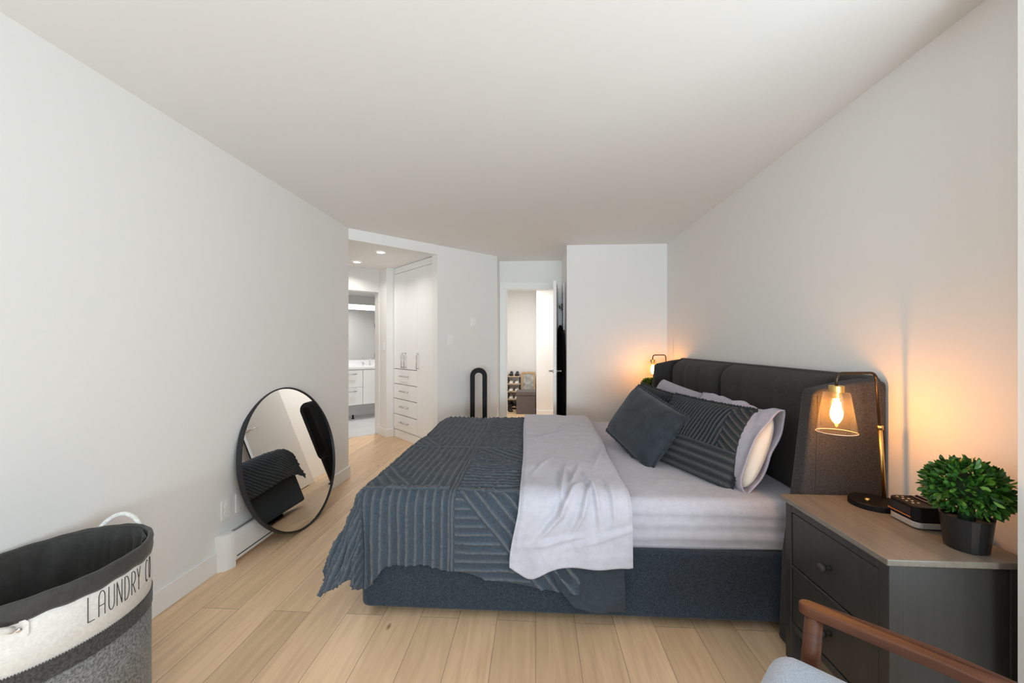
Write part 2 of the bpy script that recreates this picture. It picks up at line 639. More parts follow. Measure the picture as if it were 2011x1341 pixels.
# back wall with the window
bm = bmn()
box(bm, -1.97, 1.62, -4.62, -4.50, 0, 0.35)
box(bm, -1.97, 1.62, -4.62, -4.50, 2.35, H)
box(bm, -1.97, -1.40, -4.62, -4.50, 0.35, 2.35)
box(bm, 1.20, 1.62, -4.62, -4.50, 0.35, 2.35)
struct('wall_back', bm, M['wall'])
wn = build('window_1', bmn(), M['white'])
wn['kind'] = 'structure'
bm = bmn()
for x0, x1, z0, z1 in ((-1.40, 1.20, 0.35, 0.40), (-1.40, 1.20, 2.30, 2.35), (-1.40, -1.35, 0.4, 2.3), (1.15, 1.20, 0.4, 2.3), (-0.125, -0.075, 0.4, 2.3)):
    box(bm, x0, x1, -4.61, -4.55, z0, z1)
build('window_frame', bm, M['white'], wn)
bm = bmn()
box(bm, -1.35, -0.125, -4.585, -4.579, 0.4, 2.3)
box(bm, -0.075, 1.15, -4.585, -4.579, 0.4, 2.3)
build('window_glass', bm, M['pane'], wn)

wn = build('window_2', bmn(), M['white'])
wn['kind'] = 'structure'
bm = bmn()
for y0, y1, z0, z1 in ((-2.15, 1.10, 0.40, 0.45), (-2.15, 1.10, 2.31, 2.36), (-2.15, -2.10, 0.45, 2.31), (1.05, 1.10, 0.45, 2.31), (-0.55, -0.50, 0.45, 2.31)):
    box(bm, 1.55, 1.60, y0, y1, z0, z1)
build('window_frame', bm, M['white'], wn)
bm = bmn()
box(bm, 1.572, 1.578, -2.10, -0.55, 0.45, 2.31)
box(bm, 1.572, 1.578, -0.50, 1.05, 0.45, 2.31)
build('window_glass', bm, M['pane'], wn)

# alcove door wall (Y 5.5 .. 5.62)
bm = bmn()
box(bm, -0.505, -0.408, 5.5, 5.62, 0, H)
box(bm, 0.29, 0.361, 5.5, 5.62, 0, H)
box(bm, -0.408, 0.29, 5.5, 5.62, 2.087, H)
struct('wall_door', bm, M['wall'])
bm = bmn()
box(bm, -0.500, -0.408, 5.482, 5.5, 0, 2.087)
box(bm, 0.29, 0.358, 5.482, 5.5, 0, 2.087)
box(bm, -0.500, 0.358, 5.482, 5.5, 2.087, 2.175)
box(bm, -0.408, -0.396, 5.482, 5.62, 0, 2.087)
box(bm, 0.278, 0.29, 5.482, 5.62, 0, 2.087)
box(bm, -0.408, 0.29, 5.482, 5.62, 2.075, 2.087)
struct('trim_1', bm, M['white'], bevel=0.003, seg=1)

# corridor and bathroom walls in the slanted frame
bm = bmn()
box(bm, -0.27, -0.15, 0.12, 1.63, 0, 2.41, MUW)
struct('wall_corridor_left', bm, M['wall'])
bm = bmn()
box(bm, 1.12, 1.24, 1.39, 1.63, 0, 2.41, MUW)
box(bm, 1.01, 1.12, 1.385, 1.63, 0, 2.41, MUW)
box(bm, 1.01, 2.58, 1.63, 1.75, 0, 2.41, MUW)
box(bm, -0.9, 0.10, 1.63, 1.75, 0, 2.41, MUW)
box(bm, 0.10, 1.01, 1.63, 1.75, 2.09, 2.41, MUW)
struct('wall_bathroom_front', bm, M['wall'])
bm = bmn()
box(bm, -0.9, 2.58, 3.40, 3.50, 0, 2.41, MUW)
box(bm, 2.50, 2.58, 1.75, 3.40, 0, 2.41, MUW)
box(bm, -1.0, -0.9, 1.63, 3.50, 0, 2.41, MUW)
struct('wall_bathroom_back', bm, M['wall'])
# steel edged frame of the bathroom doorway
bm = bmn()
box(bm, 0.998, 1.01, 1.615, 1.76, 0, 2.09, MUW)
box(bm, 0.09, 0.998, 1.615, 1.76, 2.080, 2.09, MUW)
struct('trim_2', bm, M['white'])
# corridor closing wall behind the wardrobe
bm = bmn()
box(bm, 1.72, 1.80, 0.12, 1.63, 0, 2.41, MUW)
struct('wall_corridor_right', bm, M['wall'])

# entrance hall
bm = bmn()
box(bm, -1.17, 0.8, 8.35, 8.47, 0, H)
struct('wall_hall_far', bm, M['wall'])
bm = bmn()
box(bm, 0.012, 0.8, 7.28, 8.35, 0, H)
struct('wall_hall_corner', bm, M['wall'])
bm = bmn()
box(bm, -1.17, -1.05, 5.75, 8.35, 0, H)
box(bm, -1.17, -0.505, 5.62, 5.75, 0, H)
struct('wall_hall_left', bm, M['wall'])
bm = bmn()
box(bm, 0.68, 0.8, 5.62, 7.28, 0, H)
box(bm, 0.361, 0.68, 5.62, 5.64, 0, H)
struct('wall_hall_right', bm, M['wall'])

# baseboards
BH, BT = 0.118, 0.014
bm = bmn()
box(bm, -1.85, -1.85 + BT, -4.50, 2.20, 0, BH)
box(bm, -1.85, -1.85 + BT, 3.38, 3.855, 0, BH)
box(bm, -1.97, -1.85, 3.841, 3.855, 0, BH)
struct('baseboard_left', bm, M['white'], bevel=0.003, seg=1)
bm = bmn()
box(bm, 1.5 - BT, 1.5, 1.2, 4.65, 0, BH)
struct('baseboard_right', bm, M['white'], bevel=0.003, seg=1)
bm = bmn()
box(bm, 0.361, 1.486, 4.65 - BT, 4.65, 0, BH)
box(bm, 0.347, 0.361, 4.636, 5.48, 0, BH)
struct('baseboard_far', bm, M['white'], bevel=0.003, seg=1)
bm = bmn()
box(bm, 1.01, 1.90, -BT, 0, 0, BH, MUW)
box(bm, 0.996, 1.01, -BT, 0.12, 0, BH, MUW)
struct('baseboard_slanted', bm, M['white'], bevel=0.003, seg=1)
bm = bmn()
box(bm, 1.01 - BT, 1.12, 1.385 - BT, 1.385, 0, BH, MUW)
box(bm, 1.01 - BT, 1.01, 1.385, 1.612, 0, BH, MUW)
struct('baseboard_corridor', bm, M['white'], bevel=0.003, seg=1)
bm = bmn()
box(bm, 0.012, 0.68, 7.28 - BT, 7.28, 0, BH)
box(bm, -1.05, 0.0, 8.35 - BT, 8.35, 0, BH)
struct('baseboard_hall', bm, M['white'], bevel=0.003, seg=1)
bm = bmn()
box(bm, -0.9, 2.50, 3.40 - BT, 3.40, 0.004, 0.09, MUW)
struct('baseboard_bathroom', bm, M['white'], bevel=0.003, seg=1)


# ------------------------------------------------------------ doors
def lever(parent, M4, m, side=1, name='door_handle'):
    bm = bmn()
    lathe(bm, [(0.026, 0), (0.026, 0.008), (0.012, 0.010), (0.011, 0.045)], 20)
    for v in bm.verts: v.co = M4 @ v.co
    tube(bm, [M4 @ Vector(p) for p in ((0, 0, 0.045), (side * 0.012, 0, 0.052), (side * 0.06, 0, 0.054), (side * 0.12, 0, 0.054))], [0.009, 0.0095, 0.009, 0.008], 10)
    return build(name, bm, m, parent, smooth=True)


leafM = basis(Vector((0.2225, 4.66, 0.0)), (0.29 - 0.2225, 5.48 - 4.66, 0), (-1, 0.08, 0))
bm = bmn()
LW = hypot(0.0675, 0.82)
box(bm, 0, LW, -0.018, 0.018, 0.01, 2.065)
d1 = struct('door_1', bm, M['door'], bevel=0.002, seg=1)
d1.matrix_world = leafM
lever(d1, Matrix.Translation((0.06, 0.018, 1.005)) @ Matrix.Rotation(-pi / 2, 4, 'X'), M['chrome'], 1)
lever(d1, Matrix.Translation((0.06, -0.018, 1.005)) @ Matrix.Rotation(pi / 2, 4, 'X'), M['chrome'], 1)
bm = bmn()
box(bm, -0.0015, 0.001, -0.010, 0.010, 0.965, 1.045)
build('latch_plate', bm, M['silver'], d1)

# strike plate on the left jamb
bm = bmn()
box(bm, -0.3965, -0.3945, 5.51, 5.535, 0.97, 1.05)
setp(build('strike_plate', bm, M['steel']), 'small steel strike plate on the left jamb of the far doorway', 'strike plate')

# bathroom door folded open against the inside of its wall, seen in the bathroom mirror
bm = bmn()
box(bm, 1.55, 2.33, 1.775, 1.81, 0.012, 2.08, MUW)
d2 = struct('door_2', bm, M['door'], bevel=0.003, seg=1)
bm = bmn()
for x0, x1, z0, z1 in ((1.55, 2.33, 1.95, 2.08), (1.55, 2.33, 0.012, 0.2), (1.55, 1.67, 0.2, 1.95), (2.21, 2.33, 0.2, 1.95)):
    box(bm, x0, x1, 1.81, 1.818, z0, z1, MUW)
build('door_frame_rails', bm, M['door'], d2)
for z in (0.35, 1.05, 1.75):
    bm = bmn()
    box(bm, 2.325, 2.35, 1.76, 1.83, z - 0.05, z + 0.05, MUW)
    build('hinge', bm, M['black'], d2)


# ------------------------------------------------------------ wall plates, outlets, heater
def plate(name, label, cat, M4, wd, ht, kind):
    e = empty(name, (0, 0, 0), label, cat, mat4=M4)
    bm = bmn()
    box(bm, -wd / 2, wd / 2, -ht / 2, ht / 2, 0, 0.006)
    build('plate', bm, M['plastic'], e, bevel=0.003)
    if kind == 'rocker':
        bm = bmn()
        box(bm, -0.017, 0.017, -0.033, 0.033, 0.006, 0.010)
        build('rocker', bm, M['plastic'], e, bevel=0.002)
        bm = bmn()
        box(bm, -0.006, 0.006, -0.030, -0.026, 0.010, 0.0106)
        build('indicator', bm, M['steel'], e)
    elif kind == 'outlet':
        for s in (-0.02, 0.02):
            bm = bmn()
            lathe(bm, [(0.016, 0.006), (0.016, 0.008)], 20, (0, s, 0))
            build('socket', bm, M['plastic'], e)
    elif kind == 'screws':
        for s in (-0.042, 0.042):
            bm = bmn()
            lathe(bm, [(0.004, 0.006), (0.0035, 0.0078)], 12, (0, s, 0))
            build('screw', bm, M['steel'], e)
    else:
        bm = bmn()
        box(bm, -wd * 0.36, wd * 0.36, -ht * 0.36, ht * 0.36, 0.006, 0.016)
        build('cover', bm, M['plastic'], e, bevel=0.003)
    return e


dm = basis(MUW @ Vector((1.178, -0.0005, 1.376)), (sq, sq, 0), (0, 0, 1))
plate('light_switch', 'white rocker switch plate on the slanted wall left of the black fan', 'light switch', dm, 0.075, 0.118, 'rocker')
dm = basis(MUW @ Vector((1.517, -0.0005, 1.596)), (sq, sq, 0), (0, 0, 1))
plate('thermostat', 'small white wall control above and to the right of the rocker switch', 'thermostat', dm, 0.075, 0.105, 'cover')
dm = basis(MUW @ Vector((1.0095, 1.465, 1.291)), (MUW.to_3x3() @ Vector((0, -1, 0))), (0, 0, 1))
plate('light_switch', 'white switch on the narrow wall between wardrobe and bathroom doorway', 'light switch', dm, 0.075, 0.118, 'rocker')
dm = basis(Vector((-1.8495, 2.272, 0.336)), (0, 1, 0), (0, 0, 1))
plate('wall_outlet', 'white outlet plate low on the left wall, nearer the laundry basket', 'outlet', dm, 0.072, 0.118, 'outlet')
dm = basis(Vector((-1.8495, 2.385, 0.338)), (0, 1, 0), (0, 0, 1))
plate('wall_plate', 'white blank cover plate low on the left wall beside the round mirror', 'wall plate', dm, 0.072, 0.118, 'screws')

# electric baseboard heater
e = empty('baseboard_heater', (-1.85, 2.77, 0), 'white electric baseboard heater low on the left wall behind the round mirror', 'heater')
bm = bmn()
prof = [(0.001, 0.03), (0.062, 0.03), (0.066, 0.04), (0.066, 0.165), (0.055, 0.195), (0.030, 0.205), (0.001, 0.205)]
a = [bm.verts.new((x, -0.50, z)) for x, z in prof]
b_ = [bm.verts.new((x, 0.50, z)) for x, z in prof]
for i in range(len(prof) - 1):
    bm.faces.new((a[i], a[i + 1], b_[i + 1], b_[i]))
bm.faces.new(a[::-1]); bm.faces.new(b_)
build('casing', bm, M['white'], e)
for s in (-1, 1):
    bm = bmn()
    pts = [(0.001, s * 0.50)] + [(0.001 + 0.067 * sin(k * pi / 2 / 8) if False else 0.067 * cos((8 - k) * pi / 2 / 8) + 0.001, s * (0.50 + 0.075 * (1 - k / 8))) for k in range(9)]
    pts = [(0.001, s * 0.50), (0.001, s * 0.578)] + [(0.001 + 0.067 * sin(k * pi / 16), s * (0.50 + 0.078 * cos(k * pi / 16))) for k in range(1, 9)]
    prism(bm, pts if s < 0 else pts[::-1], 0.0, 0.208)
    build('end_cap', bm, M['white'], e)
bm = bmn()
box(bm, 0.0655, 0.0675, -0.49, 0.49, 0.052, 0.058)
build('lower_slot', bm, M['gap'], e)
bm = bmn()
box(bm, 0.030, 0.046, -0.49, 0.49, 0.2005, 0.2065)
build('top_slot', bm, M['steel'], e)


# ------------------------------------------------------------ wardrobe built in at the corridor side
e = empty('wardrobe', (0, 0, 0), 'tall white built-in wardrobe with three doors and four drawers in the corridor', 'wardrobe', mat4=MUW.copy())
bm = bmn()
box(bm, 1.14, 1.71, 0.125, 1.384, 0.0, 2.405)
build('carcass', bm, M['gap'], e)
bm = bmn()
box(bm, 1.125, 1.141, 0.125, 0.30, 0.0, 2.405)
build('end_panel', bm, M['cab'], e)
bm = bmn()
box(bm, 1.125, 1.141, 0.30, 1.384, 2.322, 2.405)
build('crown_rail', bm, M['cab'], e, bevel=0.002, seg=1)
bm = bmn()
box(bm, 1.125, 1.141, 0.30, 1.384, 0.0, 0.112)
build('plinth', bm, M['cab'], e, bevel=0.002, seg=1)


def bar_handle(parent, p, axis, ln, m, off):
    """slim D handle, axis 'w' or 'z', sticking out along -x"""
    bm = bmn()
    d = Vector((0, 1, 0)) if axis == 'w' else Vector((0, 0, 1))
    p = Vector(p)
    o = Vector((-off, 0, 0))
    tube(bm, [p - d * ln / 2 + o, p + d * ln / 2 + o], 0.0055, 8)
    for s in (-1, 1):
        q = p + d * (s * (ln / 2 - 0.012))
        tube(bm, [q, q + o], 0.005, 8)
    return build('handle', bm, m, parent, smooth=True)


g = 0.004
for y0, y1, z0, z1, hy in ((0.303, 0.694, 0.118, 2.318, 0.660), (0.694, 1.040, 0.976, 2.318, 1.003), (1.040, 1.381, 0.976, 2.318, 1.090)):
    bm = bmn()
    box(bm, 1.12, 1.139, y0 + g / 2, y1 - g / 2, z0 + g / 2, z1 - g / 2)
    d = build('door', bm, M['cab'], e, bevel=0.0015, seg=1)
    bar_handle(d, (1.12, hy, 1.10), 'z', 0.215, M['steel'], 0.03)
for z0, z1 in ((0.764, 0.972), (0.555, 0.760), (0.336, 0.551), (0.118, 0.332)):
    bm = bmn()
    box(bm, 1.12, 1.139, 0.694 + g / 2, 1.381 - g / 2, z0 + g / 2, z1 - g / 2)
    d = build('drawer', bm, M['cab'], e, bevel=0.0015, seg=1)
    bar_handle(d, (1.12, 1.045, (z0 + z1) / 2 + 0.01), 'w', 0.235, M['steel'], 0.03)

# recessed lights
for k, (u_, w_, lab) in enumerate(((0.560, 0.528, 'larger-looking recessed ceiling light nearer the wardrobe in the corridor'),
                                 (0.554, 1.272, 'recessed ceiling light further down the corridor by the bathroom doorway'),
                                 (1.35, 2.55, 'recessed ceiling light in the bathroom above the vanity'))):
    p = MUW @ Vector((u_, w_, 2.41))
    e = empty('ceiling_light', p, lab, 'ceiling light', 'recessed lights of the corridor and bathroom')
    bm = bmn()
    lathe(bm, [(0.062, -0.001), (0.062, -0.006), (0.046, -0.008), (0.046, -0.001)], 28, cap0=False, cap1=False)
    build('trim_ring', bm, M['white'], e, smooth=True)
    bm = bmn()
    lathe(bm, [(0.046, -0.002), (0.046, -0.005)], 28)
    build('diffuser', bm, M['led'], e)
    d = bpy.data.lights.new('recessed_lamp', 'AREA')
    d.shape = 'DISK'; d.size = 0.09; d.energy = (4.3, 4.3, 15)[k]; d.spread = radians(140); d.color = (1.0, 0.95, 0.88) if k < 2 else (1, 0.985, 0.96)
    lo = bpy.data.objects.new('recessed_lamp', d)
    lo.location = (0, 0, -0.012)
    lo.parent = e
    COL.objects.link(lo)

# ------------------------------------------------------------ bathroom
e = empty('vanity_cabinet', (0, 0, 0), 'white wall-hung bathroom vanity with two drawers and a door', 'vanity', mat4=MUW.copy())
bm = bmn(); box(bm, 0.25, 2.49, 2.925, 3.399, 0.27, 0.885); build('cabinet_body', bm, M['cab'], e)
bm = bmn(); box(bm, 0.25, 2.495, 2.90, 3.399, 0.887, 0.93); build('countertop', bm, M['quartz'], e, bevel=0.003, seg=1)
bm = bmn(); box(bm, 0.25, 2.495, 3.384, 3.399, 0.93, 1.03); build('backsplash', bm, M['quartz'], e)
for z0, z1 in ((0.272, 0.575), (0.580, 0.872)):
    bm = bmn(); box(bm, 0.70, 1.258, 2.906, 2.924, z0, z1)
    d = build('drawer', bm, M['cab'], e, bevel=0.002, seg=1)
    bm = bmn(); tube(bm, [(0.96, 2.88, z1 - 0.065), (1.15, 2.88, z1 - 0.065)], 0.006, 8)
    for q in (0.98, 1.13): tube(bm, [(q, 2.88, z1 - 0.065), (q, 2.906, z1 - 0.065)], 0.005, 8)
    build('handle', bm, M['steel'], d, smooth=True)
bm = bmn(); box(bm, 1.268, 1.90, 2.906, 2.924, 0.272, 0.872); build('door', bm, M['cab'], e, bevel=0.002, seg=1)

fp = MUW @ Vector((1.53, 3.27, 0.9305))
e = empty('faucet', fp, 'chrome bathroom faucet with two handles on the white vanity top', 'faucet', rz=radians(45))
bm = bmn()
tube(bm, [(0, 0, 0), (0, 0, 0.10), (0, -0.02, 0.125), (0, -0.06, 0.13), (0, -0.11, 0.118)], [0.018, 0.014, 0.013, 0.012, 0.011], 12)
build('spout', bm, M['chrome'], e, smooth=True)
for s in (-0.12, 0.12):
    bm = bmn()
    lathe(bm, [(0.02, 0), (0.016, 0.03), (0.010, 0.045), (0.010, 0.06)], 16, (s, 0, 0))
    tube(bm, [(s, 0, 0.055), (s + s * 0.4, -0.01, 0.062)], 0.006, 8)
    build('tap_handle', bm, M['chrome'], e, smooth=True)

bm = bmn(); box(bm, 0.25, 2.49, 3.392, 3.399, 1.032, 2.36, MUW)
setp(build('bathroom_mirror', bm, M['bathmirror']), 'wide frameless wall mirror above the bathroom vanity', 'mirror')
e = empty('vanity_light', (0, 0, 0), 'long glowing light bar across the bathroom mirror', 'light bar', mat4=MUW.copy())
bm = bmn(); box(bm, 0.3, 2.4, 3.375, 3.392, 1.985, 2.04); build('mount', bm, M['chrome'], e)
bm = bmn(); box(bm, 0.3, 2.4, 3.335, 3.375, 1.965, 2.05); build('diffuser', bm, M['ledbar'], e, bevel=0.008)
e = empty('door_stop', MUW @ Vector((1.16, 3.10, 0.004)), 'small black object on the white bathroom floor under the vanity', 'door stop')
bm = bmn()
lathe(bm, [(0.022, 0), (0.024, 0.012), (0.012, 0.025), (0.012, 0.05), (0.018, 0.058), (0.015, 0.066)], 16)
build('body', bm, M['black'], e, smooth=True)


# ------------------------------------------------------------ round mirror leaning on the left wall
R_, TL = 0.51, 0.2
upv = Vector((-sin(TL), 0, cos(TL)))
fwd = Vector((cos(TL), 0, sin(TL)))
cen = Vector((-1.64, 2.80, 0.004)) + upv * R_
YM = radians(-1.6)
yax = Vector((-sin(YM), cos(YM), 0))
mm = basis(cen, yax, upv)           # local z = x cross y = forward
if (mm.to_3x3() @ Vector((0, 0, 1))).dot(fwd) < 0:
    mm = basis(cen, -yax, upv)
e = empty('round_mirror', (0, 0, 0), 'large round black-framed mirror leaning against the left wall', 'mirror', mat4=mm)
bm = bmn()
n_ = 96
ring = [(R_, -0.032), (R_, 0.0), (R_ - 0.009, 0.0), (R_ - 0.009, -0.010), (R_ - 0.012, -0.012), (R_ - 0.012, -0.032)]
rr = [[bm.verts.new((r * cos(2 * pi * k / n_), r * sin(2 * pi * k / n_), z)) for k in range(n_)] for r, z in ring]
for i in range(len(ring)):
    a, b_ = rr[i], rr[(i + 1) % len(ring)]
    for k in range(n_):
        bm.faces.new((a[k], a[(k + 1) % n_], b_[(k + 1) % n_], b_[k]))
build('frame', bm, M['blackm'], e)
bm = bmn()
lathe(bm, [(R_ - 0.011, -0.020), (R_ - 0.011, -0.008)], n_)
build('mirror_glass', bm, M['mirror'], e)

# ------------------------------------------------------------ tower fan
e = empty('tower_fan', (-0.681, 4.73, 0), 'tall black bladeless tower fan with an open oval loop beside the slanted wall', 'fan', rz=radians(8))
e.scale = (1.05, 1.05, 0.985)


def stadium(wd, z0, z1, n=18):
    r = wd / 2
    pts = [(r * cos(pi * k / n), z1 - r + r * sin(pi * k / n)) for k in range(n + 1)]
    pts += [(-r, z0), (r, z0)] if False else [(r * cos(pi + pi * k / n), z0 + r + r * sin(pi + pi * k / n)) for k in range(n + 1)]
    return pts


bm = bmn()
secs = [(0.184, 0.0, 0.055), (0.192, 0.0, 0.045), (0.192, 0.0, -0.045), (0.180, 0.0, -0.058), (0.092, 0.05, -0.058), (0.084, 0.055, -0.045), (0.098, 0.048, 0.055)]
rings = []
for wd, ins, y in secs:
    outer = wd > 0.15
    z0, z1 = (0.30, 1.053 - (0.192 - wd) / 2) if outer else (0.36, 1.053 - 0.048 - (0.098 - wd) / 2)
    rings.append([bm.verts.new((x, y, z)) for x, z in stadium(wd, z0, z1)])
n_ = len(rings[0])
for i in range(len(rings)):
    a, b_ = rings[i], rings[(i + 1) % len(rings)]
    for k in range(n_):
        bm.faces.new((a[k], a[(k + 1) % n_], b_[(k + 1) % n_], b_[k]))
build('air_loop', bm, M['black'], e, smooth=False)
bm = bmn()
lathe(bm, [(0.115, 0), (0.115, 0.012), (0.098, 0.018), (0.09, 0.02), (0.09, 0.32), (0.075, 0.345)], 36, ax=1.0, ay=0.9)
build('base', bm, M['black'], e, smooth=False)

# ------------------------------------------------------------ board standing behind the open door
bm = bmn()
bw, bl = 0.42, 1.50
out = []
for k in range(17):
    t = k / 16
    z = 1.0 + (bl - 1.0) * t
    out.append((bw / 2 * (1 - t ** 2.4) ** 0.62 if t < 1 else 0.0, z))
pts = [(-bw / 2, 0.0)] + [(-x, z) for x, z in out[:-1]] + [(0, bl)] + [(x, z) for x, z in out[:-1]][::-1] + [(bw / 2, 0)]
bm = bmn()
prism(bm, pts, -0.016, 0.016)
bM = basis(Vector((0.306, 4.97, 0.06)), (0.338 - 0.274, 4.78 - 5.16, 0), (0, 0, 1))
e = empty('ironing_board', (0, 0, 0), 'black tapered ironing board standing upright behind the open door', 'ironing board', mat4=bM)
build('padded_cover', bm, M['mattblack'], e, bevel=0.010)
bm = bmn()
tube(bm, [(-0.14, -0.058, 0.0), (-0.14, 0.3, -0.021), (0.14, 0.3, -0.021), (0.14, -0.058, 0.0)], 0.006, 8)
build('folded_legs', bm, M['steel'], e, smooth=True)
e = empty('wall_hanger', (0.352, 5.05, 1.78), 'steel hanging rail with a dark hook on the wall above the black board', 'hanger')
bm = bmn(); box(bm, -0.006, 0.008, -0.035, 0.035, -0.28, 0.30); build('rail', bm, M['white'], e)
bm = bmn(); box(bm, -0.03, -0.006, -0.03, 0.03, -0.03, 0.05); tube(bm, [(-0.03, 0, 0.0), (-0.05, 0, -0.01), (-0.055, 0, 0.03)], 0.006, 8); build('hook', bm, M['blackm'], e)

# ------------------------------------------------------------ bed
bed = empty('bed', (0.15, 2.9, 0), 'large bed with slate upholstered base and winged charcoal headboard', 'bed')


def bedpart(name, bm, m, parent=None, **kw):
    for v in bm.verts: v.co -= Vector((0.15, 2.9, 0))
    return build(name, bm, m, parent or bed, **kw)


bm = bmn()
# rounded foot corners
def rrect(x0, x1, y0, y1, r, n=8):
    pts = []
    for cx_, cy_, a0 in ((x1 - r, y1 - r, 0), (x0 + r, y1 - r, pi / 2), (x0 + r, y0 + r, pi), (x1 - r, y0 + r, 3 * pi / 2)):
        for k in range(n + 1):
            t = a0 + pi / 2 * k / n
            pts.append((cx_ + r * cos(t), cy_ + r * sin(t)))
    return pts


prism(bm, rrect(-0.855, 1.28, 1.885, 3.90, 0.05), 0.045, 0.36)
bedpart('upholstered_base', bm, M['slate'], bevel=0.018, seg=3)
bm = bmn()
prism(bm, rrect(-0.70, 1.2, 2.05, 3.74, 0.04), 0.0, 0.045)
bedpart('plinth', bm, M['mattblack'])

# mattress in a fitted sheet: slightly baggy side with long soft folds
def mattress(u, v):
    # v: 0 near-bottom .. near-top .. far-top .. far-bottom ; u: along X
    X = -0.80 + u * 2.10
    r = 0.045
    zt, zb = 0.587, 0.358
    y0, y1 = 1.915, 3.86
    L1 = zt - zb - r; L2 = r * pi / 2; L3 = y1 - y0 - 2 * r
    tot = 2 * L1 + 2 * L2 + L3
    s = v * tot
    def fold(z, X):
        k = 0.0
        k += 0.010 * exp(-((z - 0.525 - 0.004 * sin(X * 3)) / 0.012) ** 2)
        k += 0.009 * exp(-((z - 0.478 + 0.006 * sin(X * 2 + 1)) / 0.013) ** 2)
        k += 0.012 * exp(-((z - 0.405 - 0.012 * sin(X * 2.3 - 0.6)) / 0.016) ** 2)
        k += 0.006 * nz((X, z, 0), 6, 3)
        return k
    if s < L1:
        z = zb + s
        return (X, y0 - fold(z, X) * min(1, (s + 0.01) / 0.03), z + (0.010 * smooth01((X - 0.6) / 0.7) if s < 1e-6 else 0))
    s -= L1
    if s < L2:
        a = s / r
        return (X, y0 + r - r * cos(a), zt - r + r * sin(a))
    s -= L2
    if s < L3:
        y = y0 + r + s
        wr = 0.004 * nz((X, y, 0), 5, 9) + 0.003 * max(0, sin((X * 0.8 - y * 0.6) * 22 + 3 * nz((X, y, 0), 3))) * exp(-((X - 0.6) / 0.22) ** 2 - ((y - 2.25) / 0.35) ** 2)
        return (X, y, zt + wr)
    s -= L3
    if s < L2:
        a = s / r
        return (X, y1 - r + r * sin(a), zt - r + r * cos(a))
    s -= L2
    return (X, y1, zt - r - s)


bm = grid(bmn(), mattress, 110, 150)
mo = bedpart('mattress', bm, M['sheet'], smooth=True)
sd = mo.modifiers.new('thick', 'SOLIDIFY'); sd.thickness = 0.02; sd.offset = -1

# headboard
hb = bedpart('headboard', box(bmn(), 1.425, 1.495, 1.80, 4.075, 0.0, 1.185), M['head'], bevel=0.03, seg=3)


def cushion_panel(y0, y1):
    def f(u, v):
        y = y0 + (y1 - y0) * u
        z = 0.42 + 0.755 * v
        eu = min(u, 1 - u) * (y1 - y0)
        ez = min(v * 0.755, (1 - v) * 0.755)
        d = 0.125 * (1 - (1 - min(1, eu / 0.07)) ** 2) ** 0.5 * (1 - (1 - min(1, ez / 0.11)) ** 2) ** 0.5
        # soft vertical channels
        c = 0.0
        for k in (1 / 3, 2 / 3):
            c += (0.008 if y0 < 2.5 else 0.018) * exp(-((u - k) * (y1 - y0) / 0.045) ** 2) * exp(-((v - 0.52) / 0.42) ** 2)
        d -= c * smooth01(eu / 0.1)
        d += 0.006 * nz((y, z, 0), 5, 2) * smooth01(eu / 0.08)
        return (1.43 - max(0.0, d), y, z)
    return grid(bmn(), f, 60, 44)


for y0, y1 in ((1.955, 2.965), (2.97, 3.95)):
    bedpart('cushion_panel', cushion_panel(y0, y1), M['head'], smooth=True)


def wing(y0, y1):
    bm = bmn()
    # outline in X-Z, front edge slanting out towards the bottom
    pts = [(1.49, 0.0), (1.49, 1.16)]
    pts += [(1.44, 1.172), (1.35, 1.158), (1.25, 1.135)]
    cx_, cz_, r = 1.232, 1.085, 0.045
    pts += [(cx_ - r * sin(t), cz_ + r * cos(t)) for t in [k * 0.25 for k in range(1, 6)]]
    pts += [(1.150, 0.75), (1.105, 0.40), (1.09, 0.0)]
    a = [bm.verts.new((x, y0, z)) for x, z in pts]
    b2 = [bm.verts.new((x, y1, z)) for x, z in pts]
    bm.faces.new(a); bm.faces.new(b2[::-1])
    for i in range(len(pts)):
        j = (i + 1) % len(pts)
        bm.faces.new((a[i], a[j], b2[j], b2[i]))
    return bm


for y0, y1 in ((1.778, 1.868), (4.02, 4.10)):
    wg = bedpart('headboard_wing', wing(y0, y1), M['head'], bevel=0.018, seg=3)
    ys = y0 - 0.0008 if y0 < 3 else y1 + 0.0008
    bm = bmn()
    tube(bm, [(1.205, ys, 1.10), (1.200, ys, 0.9), (1.192, ys, 0.6), (1.185, ys, 0.2)], 0.0022, 6)
    bedpart('wing_seam', bm, M['head'], wg)
    wg.children[0].parent = wg

# ------------------------------------------------------------ duvet
XL, YN, ZT, RO = -0.815, 1.925, 0.612, 0.07


def drape(s, t, z0=ZT, ro=RO, xl=XL, yn=YN, fl=(0.16, 0.03)):
    ex = max(0.0, xl - s)
    ey = max(0.0, yn - t)
    d = hypot(ex, ey)
    if d < 1e-7:
        return Vector((s, t, z0)), Vector((0, 0, 1))
    cx_, cy_ = ex / d, ey / d
    corner = 2 * cx_ * cy_
    flare = fl[0] * cx_ * cx_ + fl[1] * cy_ * cy_ + 0.30 * corner
    q = ro * pi / 2
    if d < q:
        a = d / ro
        o_, dn = ro * sin(a), ro * (1 - cos(a))
        nn = Vector((-cx_ * sin(a), -cy_ * sin(a), cos(a)))
    else:
        l = d - q
        o_ = ro + l * flare
        dn = ro + l * sqrt(max(0.05, 1 - flare * flare))
        nn = Vector((-cx_, -cy_, flare)).normalized()
    return Vector((max(s, xl) - cx_ * o_, max(t, yn) - cy_ * o_, z0 - dn)), nn


PER = 0.037


def ridge(c, per=PER, wdt=0.15, ph=0.0):
    x = (c / per + ph) % 1.0 - 0.5
    return exp(-(x / wdt) ** 2)


